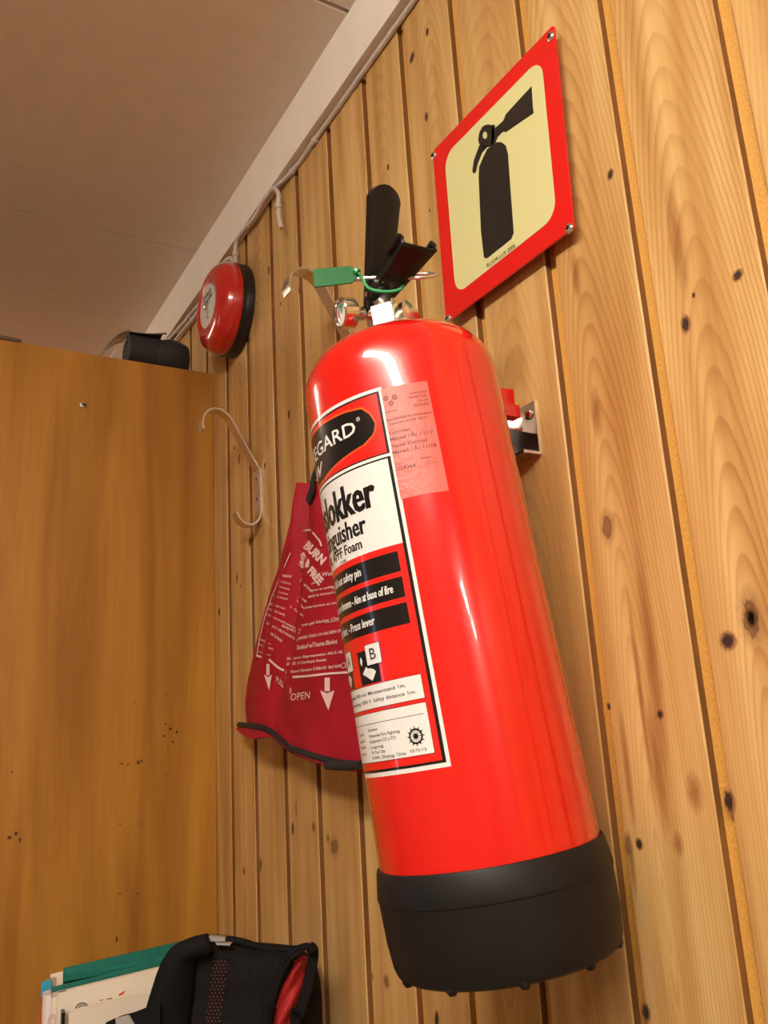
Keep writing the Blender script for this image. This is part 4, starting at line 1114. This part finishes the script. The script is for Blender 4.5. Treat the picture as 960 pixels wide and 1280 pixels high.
# ------------------------------------------------------------------ counter with papers and backpack
DZ = 0.80
desk = thing('side_counter', 'low wooden counter under the papers and the backpack, below the frame', 'counter', (-1.08, -0.28, 0))
MB().box((-0.30, -0.27, DZ-0.025), (0.28, 0.275, DZ), VENEER).build('top_board', desk, smooth=False)
for a, b_ in ((-0.29, -0.255), (0.245, -0.255), (-0.29, 0.235), (0.245, 0.235)):
    MB().box((a, b_, 0), (a+0.03, b_+0.03, DZ-0.025), VENEER).build('leg', desk, smooth=False)
FX = -1.28
fa = at(52, 1236, 0, FX); fb = at(255, 1182, 0, FX)
fdir = Vector((0.12, 0.99, 0)).normalized(); fn_ = Vector((fdir.y, -fdir.x, 0))   # along the files, and towards the room
PAPER = mat('cream_paper_file', (0.84, 0.76, 0.62), rough=0.6)
PAPW = mat('white_binder_board', (0.84, 0.78, 0.78), rough=0.45)
TEAL = mat('teal_hanging_folder', (0.004, 0.16, 0.12), rough=0.6, noise_amt=0.12, noise_scale=120)
def fpt(a, o, z):                  # along, offset from the back towards the viewer, height
    return Vector((fa.x, fa.y, 0))+fdir*a+fn_*o+Vector((0, 0, z))
def slab(mb, a0, a1, o0, o1, z0, z1, mt, za=None, org=Vector((0, 0, 0))):
    za = z1 if za is None else za
    vs = [fpt(a0, o0, z0), fpt(a1, o0, z0), fpt(a1, o1, z0), fpt(a0, o1, z0), fpt(a0, o0, z1), fpt(a1, o0, za), fpt(a1, o1, za), fpt(a0, o1, z1)]
    mb.add([v-org for v in vs], [(0, 3, 2, 1), (4, 5, 6, 7), (0, 1, 5, 4), (1, 2, 6, 5), (2, 3, 7, 6), (3, 0, 4, 7)], mt)
def fz(px, py, o):
    """height and along value of a pixel on the sheet at offset o"""
    d = ray(px, py); q = fpt(0, o, 0); den = d[0]*fn_.x+d[1]*fn_.y
    t = ((q.x-CAM[0])*fn_.x+(q.y-CAM[1])*fn_.y)/den; P = Vector(CAM+d*t)
    return (P-Vector((fa.x, fa.y, 0))).dot(fdir), P.z
org = fpt(0.1, 0.02, DZ)
hf = thing('hanging_folder', 'teal card hanging folder with a cream tab behind the paper files', 'folder', org)
a0, z0_ = fz(79, 1210, 0.0); a1, z1_ = fz(255, 1171, 0.0)
q = MB(); slab(q, a0, a1-0.004, 0.0, 0.002, DZ+0.001, z0_, TEAL, z1_+0.001, org); q.build('back_leaf', hf, smooth=False)
b0_, y0_ = fz(52, 1236, 0.014); b1_, y1_ = fz(225, 1196, 0.014)
q = MB(); slab(q, b0_+0.013, a1-0.004, 0.013, 0.015, DZ+0.001, y0_, TEAL, y1_+0.004, org)
q.add([v-org for v in (fpt(a0, 0.001, z0_-0.010), fpt(a1-0.004, 0.001, z1_-0.012), fpt(a1-0.004, 0.014, y1_-0.004), fpt(a0, 0.014, y0_+0.004))], [(0, 1, 2, 3)], TEAL)
q.build('front_leaf', hf, smooth=False, fix=False)
c0_, w0_ = fz(63, 1218, 0.007); c1_, w1_ = fz(79, 1214, 0.007)
q = MB(); slab(q, c0_, c1_, 0.006, 0.0075, w0_-0.03, w0_, PAPER, w1_, org); tag(q.build('index_tab', hf, smooth=False), 'cream card index tab')
q = MB(); d0_, v0_ = fz(58, 1222, 0.007); slab(q, d0_, d0_+0.012, 0.004, 0.0095, v0_-0.012, v0_, mat('clear_tab_plastic', (0.5, 0.3, 0.15), rough=0.2, alpha=0.5), v0_-0.001, org); q.build('tab_holder', hf, smooth=False)
q = MB(); d0_, v0_ = fz(52, 1231, 0.017); d1_, v1_ = fz(66, 1230, 0.017); BLUE = mat('light_blue_card', (0.03, 0.35, 0.58), rough=0.5)
rdf = MB()
hb = thing('blue_file', 'narrow light blue card file edge just in front of the teal folder', 'file', fpt(0.02, 0.02, DZ))
slab(q, d0_, d0_+0.012, 0.0100, 0.0125, DZ+0.001, v0_+0.002, BLUE, v0_+0.003, fpt(0.02, 0.02, DZ)); q.build('card', hb, smooth=False)
rf = thing('red_file', 'thin red file edge showing at the far left behind the white binder', 'file', fpt(0.0, 0.018, DZ))
d0_, v0_ = fz(47, 1247, 0.0185); q = MB(); slab(q, d0_+0.004, d0_+0.15, 0.0178, 0.0200, DZ+0.001, v0_, mat('red_card', (0.65, 0.03, 0.02), rough=0.5), v0_, fpt(0.0, 0.018, DZ)); q.build('card', rf, smooth=False)
wb = thing('white_binder', 'white file with a rounded white spine at the left end of the papers', 'binder', fpt(0.1, 0.035, DZ)); og = fpt(0.1, 0.035, DZ)
e0, x0_ = fz(53, 1241, 0.030); e1, x1_ = fz(225, 1200, 0.030)
q = MB(); slab(q, e0+0.004, 0.26, 0.022, 0.046, DZ+0.001, x0_-0.004, PAPER, x0_+0.009, og); q.build('pages', wb, smooth=False)
q = MB()
n_ = 8; poly = []
for k in range(n_+1):
    a = PI/2+PI*k/n_; poly.append((e0+0.010+0.010*math.cos(a), 0.034+0.0135*math.sin(a)))
vs = [fpt(a, o_, z)-og for z in (DZ+0.001, x0_) for a, o_ in poly]
m_ = len(poly); q.add(vs, [(i, i+1, m_+i+1, m_+i) for i in range(m_-1)]+[tuple(range(m_, 2*m_)), tuple(range(m_))[::-1]], PAPW); q.build('spine', wb, angle=50)
# round pink mark on the spine
q = MB(); mk_ = mat('pink_spine_print', (0.62, 0.25, 0.34), rough=0.5); cc = fpt(e0+0.012, 0.0478, x0_-0.030)
for k in range(20):
    for r_ in (0.007, 0.0045):
        a0_, a1_ = 2*PI*k/20, 2*PI*(k+1)/20
        q.add([cc+fdir*math.cos(a)*rr_*0.7+Vector((0, 0, math.sin(a)*rr_))-og for rr_, a in ((r_, a0_), (r_+0.0009, a0_), (r_+0.0009, a1_), (r_, a1_))], [(0, 1, 2, 3)], mk_)
q.build('spine_print', wb, smooth=False, fix=False)
# front cream magazine with a printed cover
mg = thing('cream_magazine', 'cream magazine with a red mark and dark half-round print on its cover', 'magazine', fpt(0.1, 0.055, DZ)); og = fpt(0.1, 0.055, DZ)
g0, s0_ = fz(72, 1241, 0.058); g1, s1_ = fz(215, 1206, 0.058)
q = MB(); slab(q, g0, 0.25, 0.050, 0.058, DZ+0.001, s0_, PAPER, s0_+(s1_-s0_)*(0.25-g0)/(g1-g0), og); q.build('pages', mg, smooth=False)
q = MB(); RP = mat('red_cover_print', (0.70, 0.05, 0.03), rough=0.5); DP = mat('dark_cover_print', (0.09, 0.08, 0.07), rough=0.5)
def pxp(px, py, o=0.0583):
    a, z = fz(px, py, o); return fpt(a, o, z)-og
for pts, mt_ in (([(148, 1243), (153, 1240), (157, 1238), (154, 1243), (149, 1245)], RP), ([(124, 1250), (129, 1249), (129, 1250.5), (124, 1251)], RP), ([(133, 1248.5), (140, 1247), (140, 1248.5), (133, 1249.5)], DP), ([(73, 1239.6), (83, 1237), (83, 1238.6), (73, 1241)], DP)):
    MB().add([pxp(*p_) for p_ in pts], [tuple(range(len(pts)))], mt_).build('cover_print', mg, smooth=False, fix=False)
for k in range(10):
    a0_, a1_ = PI*k/10, PI*(k+1)/10
    for ra, rb in ((1.0, 0.80), (0.6, 0.45)):
        q.add([pxp(102+8.5*r_*math.cos(a), 1261-8*r_*math.sin(a)-1.5*math.cos(a)) for r_, a in ((rb, a0_), (ra, a0_), (ra, a1_), (rb, a1_))], [(0, 1, 2, 3)], DP)
    q.add([pxp(102+8.5*r_*math.cos(a), 1261-8*r_*math.sin(a)-1.5*math.cos(a)) for r_, a in ((0.15, a0_+0.1), (0.8, a0_+0.1), (0.8, a0_+0.17), (0.15, a0_+0.17))], [(0, 1, 2, 3)], DP)
q.build('cover_print', mg, smooth=False, fix=False)
bk_ = thing('cream_booklet', 'plain cream booklet standing in front of the magazine', 'booklet', fpt(0.12, 0.075, DZ)); og = fpt(0.12, 0.075, DZ)
g0, s0_ = fz(86, 1267, 0.080); g1, s1_ = fz(205, 1238, 0.080)
q = MB(); slab(q, g0, 0.24, 0.066, 0.080, DZ+0.001, s0_, PAPER, s0_+(s1_-s0_)*(0.24-g0)/(g1-g0), og); q.build('pages', bk_, smooth=False)
q = MB(); g2, s2_ = fz(77, 1266, 0.0815); slab(q, g2, g2+0.004, 0.066, 0.083, DZ+0.001, s2_, BLACKP, s2_, og); tag(q.build('clip_strip', bk_, smooth=False), 'black slide binder strip')

# ------------------------------------------------------------------ backpack
PV = Vector((0.866, -0.5, 0)); PH = Vector((0.5, 0.866, 0))
PACKD = 1.02
def pk(px, py, dd=0.0):
    """point on the upright plane dd nearer to the room than the pack's face"""
    d = Vector(ray(px, py)); s = (PACKD-dd)/(-(d.dot(PV))); return Vector(CAM)+d*s
PK = mat('black_mesh_fabric', (0.011, 0.010, 0.010), rough=0.85, spec=0.2, noise_amt=0.35, noise_scale=350, bump=0.9, bump_scale=900)
PKS = mat('black_strap_fabric', (0.005, 0.0045, 0.005), rough=0.8, spec=0.2)
REDF = mat('red_lining_fabric', (0.42, 0.012, 0.016), rough=0.75, noise_amt=0.15, noise_scale=60, bump=0.4, bump_scale=400)
REFL = mat('grey_reflective_tape', (0.42, 0.41, 0.39), rough=0.4, metal=0.3)
base = pk(300, 1280); base = Vector((base.x-0.06, base.y+0.03, DZ))
pack = thing('backpack', 'black mesh backpack with an open zip and red lining at the bottom of the photo', 'backpack', base)
# silhouettes of the mesh-covered body (left/right pixel per level), continued below the frame down to the counter
Lb = [(262, 1174), (246, 1180), (238, 1195), (233, 1220), (229, 1250), (225, 1280)]
Rb = [(372, 1185), (380, 1190), (378, 1205), (366, 1228), (356, 1252), (350, 1280)]
def ext_down(L, outx, dd=0.0):
    p = [pk(q_[0], q_[1], dd) for q_ in L]; b_ = p[-1].copy(); b_ += PH*outx; b_.z = DZ+0.012; m_ = p[-1].lerp(b_, 0.5); m_ += PH*outx*0.4
    return p+[m_, b_]
def body_surface(mb, L, Rr, depth, mt, nu=28, nv=34, off=0.0, back=None):
    back = depth if back is None else back
    def fn(a, b_):
        l = lerp_list(L, b_); r = lerp_list(Rr, b_)
        th_ = 2*PI*a; c = (l+r)/2; h = (r-l)/2
        e = 0.62
        cx_ = abs(math.cos(th_))**e*(1 if math.cos(th_) >= 0 else -1); sy_ = abs(math.sin(th_))**e*(1 if math.sin(th_) >= 0 else -1)
        tp = min(1, 0.25+b_*5)
        dd = (depth if sy_ > 0 else back)*tp
        w_ = noise.noise(Vector((a*8, b_*5, depth*30)))*0.003
        return c+h*cx_+PV*(sy_*dd+off+w_)-base
    mb.grid(fn, nu, nv, mt)
    mb.add([fn(k/nu, 0) for k in range(nu)], [tuple(range(nu))], mt); mb.add([fn(k/nu, 1) for k in range(nu)], [tuple(range(nu))], mt)
Lw_, Rw_ = ext_down(Lb, -0.01, -0.02), ext_down(Rb, 0.0, -0.02)
q = MB(); body_surface(q, Lw_, Rw_, 0.038, PK, off=0.0, back=0.03); q.build('front_pocket', pack, angle=60)
# rear compartment, bulging right
Lr = [(310, 1192), (295, 1196), (288, 1206), (285, 1230), (285, 1255), (285, 1280)]
Rr = [(382, 1190), (391, 1200), (396, 1213), (400, 1228), (402, 1250), (403, 1280)]
q = MB(); body_surface(q, ext_down(Lr, 0, -0.06), ext_down(Rr, 0.0, -0.06), 0.045, PKS, off=0.0, back=0.035); q.build('main_compartment', pack, angle=60)
# red lining seen in the open mouth
lin = [(380, 1193), (370, 1198), (362, 1208), (355, 1225), (349, 1245), (343, 1262), (341, 1284)]
linr = [(381, 1193), (384, 1197), (382, 1208), (379, 1230), (374, 1250), (368, 1270), (365, 1284)]
q = MB(); A_ = [pk(x, y, 0.0) for x, y in lin]; B_ = [pk(x, y, -0.012) for x, y in linr]
A_.append(A_[-1]+Vector((0, 0, -0.25))-PH*0.02); B_.append(B_[-1]+Vector((0, 0, -0.25))-PH*0.02)
def lf(a, b_):
    l = lerp_list(A_, b_); r = lerp_list(B_, b_)
    return l.lerp(r, a)+PV*(0.006+0.010*math.sin(PI*a)+0.0035*math.sin(a*9+b_*14))-base
q.grid(lf, 14, 30, REDF); solid(q.build('lining', pack, fix=False), 0.002)
# zip on the left of the mouth, piping on the right
zp = [(391, 1190), (388, 1184), (381, 1183), (371, 1187), (361, 1195), (353, 1207), (346, 1222), (341, 1238), (336, 1256), (333, 1284)]
zpt = bez([pk(x, y, 0.022)-base for x, y in zp]+[pk(333, 1284, 0.022)+Vector((0, 0, -0.22))-base], 6)
q = MB(); q.tube(zpt, 0.0035, PKS, n=8); zo = q.build('zip_tape', pack)
q = MB()
zin = bez([pk(x+3.2, y+1.5, 0.0235)-base for x, y in zp[2:]], 14)
for i in range(0, len(zin)-1):
    t_ = (zin[i+1]-zin[i]).normalized(); s_ = t_.cross(PV).normalized()
    q.obox(zin[i]-s_*0.0008*(1 if i % 2 else -1), s_*0.0017, t_*0.0004, PV*0.0012, BLACKP)
tag(q.build('zip_teeth', zo, smooth=False), kind='stuff')
q = MB()
z2 = [pk(x-4.5, y-0.5, 0.020)-base for x, y in zp[3:]]; q.tube(bez(z2, 6), 0.0016, PK, n=6); q.build('zip_seam', zo)
rp_ = [(386, 1184), (391, 1188), (391, 1200), (388, 1215), (384, 1235), (379, 1252), (373, 1270), (369, 1286)]
q = MB(); rpt = bez([pk(x, y, 0.006)-base for x, y in rp_]+[pk(369, 1286, 0.006)+Vector((0, 0, -0.2))-base], 6); vs = []
for i, p in enumerate(rpt):
    t_ = (rpt[min(i+1, len(rpt)-1)]-rpt[max(i-1, 0)]).normalized(); s_ = t_.cross(PV).normalized()*0.0058
    vs += [p-s_-PV*0.003, p+s_-PV*0.003, p+s_*0.8+PV*0.003, p-s_*0.8+PV*0.003]
q.add(vs, [(i*4+k, i*4+(k+1) % 4, (i+1)*4+(k+1) % 4, (i+1)*4+k) for i in range(len(rpt)-1) for k in range(4)]+[(0, 1, 2, 3)], PKS); q.build('piping', pack, angle=40)
# padded shoulder strap on the left
sl_ = [(262, 1177), (243, 1181), (222, 1190), (211, 1205), (204, 1222), (198, 1240), (191, 1262), (187, 1284)]
sr_ = [(266, 1179), (250, 1184), (238, 1190), (237, 1205), (235, 1222), (234, 1240), (231, 1262), (229, 1284)]
Sl = [pk(x, y, 0.028) for x, y in sl_]; Sr = [pk(x, y, 0.012) for x, y in sr_]
Sl.append(Sl[-1]+Vector((0, 0, -0.22))+PH*0.015); Sr.append(Sr[-1]+Vector((0, 0, -0.22))+PH*0.015)
q = MB(); q.grid(lambda a, b_: lerp_list(Sl, b_).lerp(lerp_list(Sr, b_), a)+PV*(0.009*math.sin(PI*a)**0.6)-base, 12, 30, PKS)
o = solid(q.build('shoulder_strap', pack, fix=False, angle=70), 0.009); o.modifiers['thickness'].offset = -1
q = MB(); q.tube(bez([pk(x+0.5, y, 0.016)-base for x, y in sr_[2:]], 5), 0.0014, PK, n=6); q.build('strap_edging', pack)
# top carrying loop with two bits of grey tape
q = MB(); q.tube(bez([pk(x, y, -0.005)-base for x, y in ((232, 1188), (246, 1178), (262, 1173), (282, 1174), (305, 1178), (330, 1186), (350, 1187), (380, 1186))], 6), 0.0040, PKS, n=8); q.build('top_seam', pack)
for pts, lb in ((((261, 1170.5), (281, 1172), (281, 1177), (263, 1177)), 'grey reflective tape on the top edge'), (((269, 1178), (289, 1179.5), (287, 1182), (271, 1181.5)), 'second smaller grey tape just below')):
    q = MB(); vs = [pk(x, y, 0.020)-base for x, y in pts]; vs += [v-PV*0.008 for v in vs]
    q.add(vs, [(0, 1, 2, 3), (7, 6, 5, 4), (0, 4, 5, 1), (1, 5, 6, 2), (2, 6, 7, 3), (3, 7, 4, 0)], REFL); tag(q.build('reflective_tape', pack, smooth=False), lb)
# perforations showing red through the mesh panel
q = MB(); PINKD = mat('pink_underlay_dots', (0.16, 0.02, 0.035), rough=0.6); DARKD = mat('dark_perforation', (0.002, 0.002, 0.002), rough=1)
for j in range(24):
    for i in range(6):
        y = 1184+j*4.4; x = 266+i*4.6+(2.3 if j % 2 else 0)-max(0, (y-1195))*0.13-2
        if x > 292: continue
        c_ = pk(x, y, 0.0220)-base
        red = y > 1200 and i < 5 and i > 0
        r_ = 0.00085
        q.add([c_+PH*math.cos(a*PI/3)*r_+Vector((0, 0, math.sin(a*PI/3)*r_)) for a in range(6)], [(0, 1, 2, 3, 4, 5)], PINKD if red else DARKD)
tag(q.build('perforations', pack, smooth=False, fix=False), kind='stuff')
# webbing strap crossing bottom left with grey tape end
q = MB(); w0 = [pk(x, y, 0.050)-base for x, y in ((200, 1256), (185, 1264), (168, 1271), (150, 1276), (132, 1284))]; vs = []
wb_ = bez(w0, 5)
for i, p in enumerate(wb_):
    vs += [p+Vector((0, 0, 0.004)), p+Vector((0, 0, -0.022)), p+Vector((0, 0, -0.022))-PV*0.002, p+Vector((0, 0, 0.004))-PV*0.002]
q.add(vs, [(i*4+k, i*4+(k+1) % 4, (i+1)*4+(k+1) % 4, (i+1)*4+k) for i in range(len(wb_)-1) for k in range(4)]+[(0, 1, 2, 3)], PKS); q.build('side_strap', pack, angle=40)
q = MB(); vs = [pk(x, y, 0.053)-base for x, y in ((144, 1273), (161, 1269), (170, 1284), (146, 1288))]; vs += [v-PV*0.002 for v in vs]
q.add(vs, [(0, 1, 2, 3), (7, 6, 5, 4), (0, 4, 5, 1), (1, 5, 6, 2), (2, 6, 7, 3), (3, 7, 4, 0)], REFL); tag(q.build('reflective_tape', pack, smooth=False), 'grey reflective tape on the side strap')
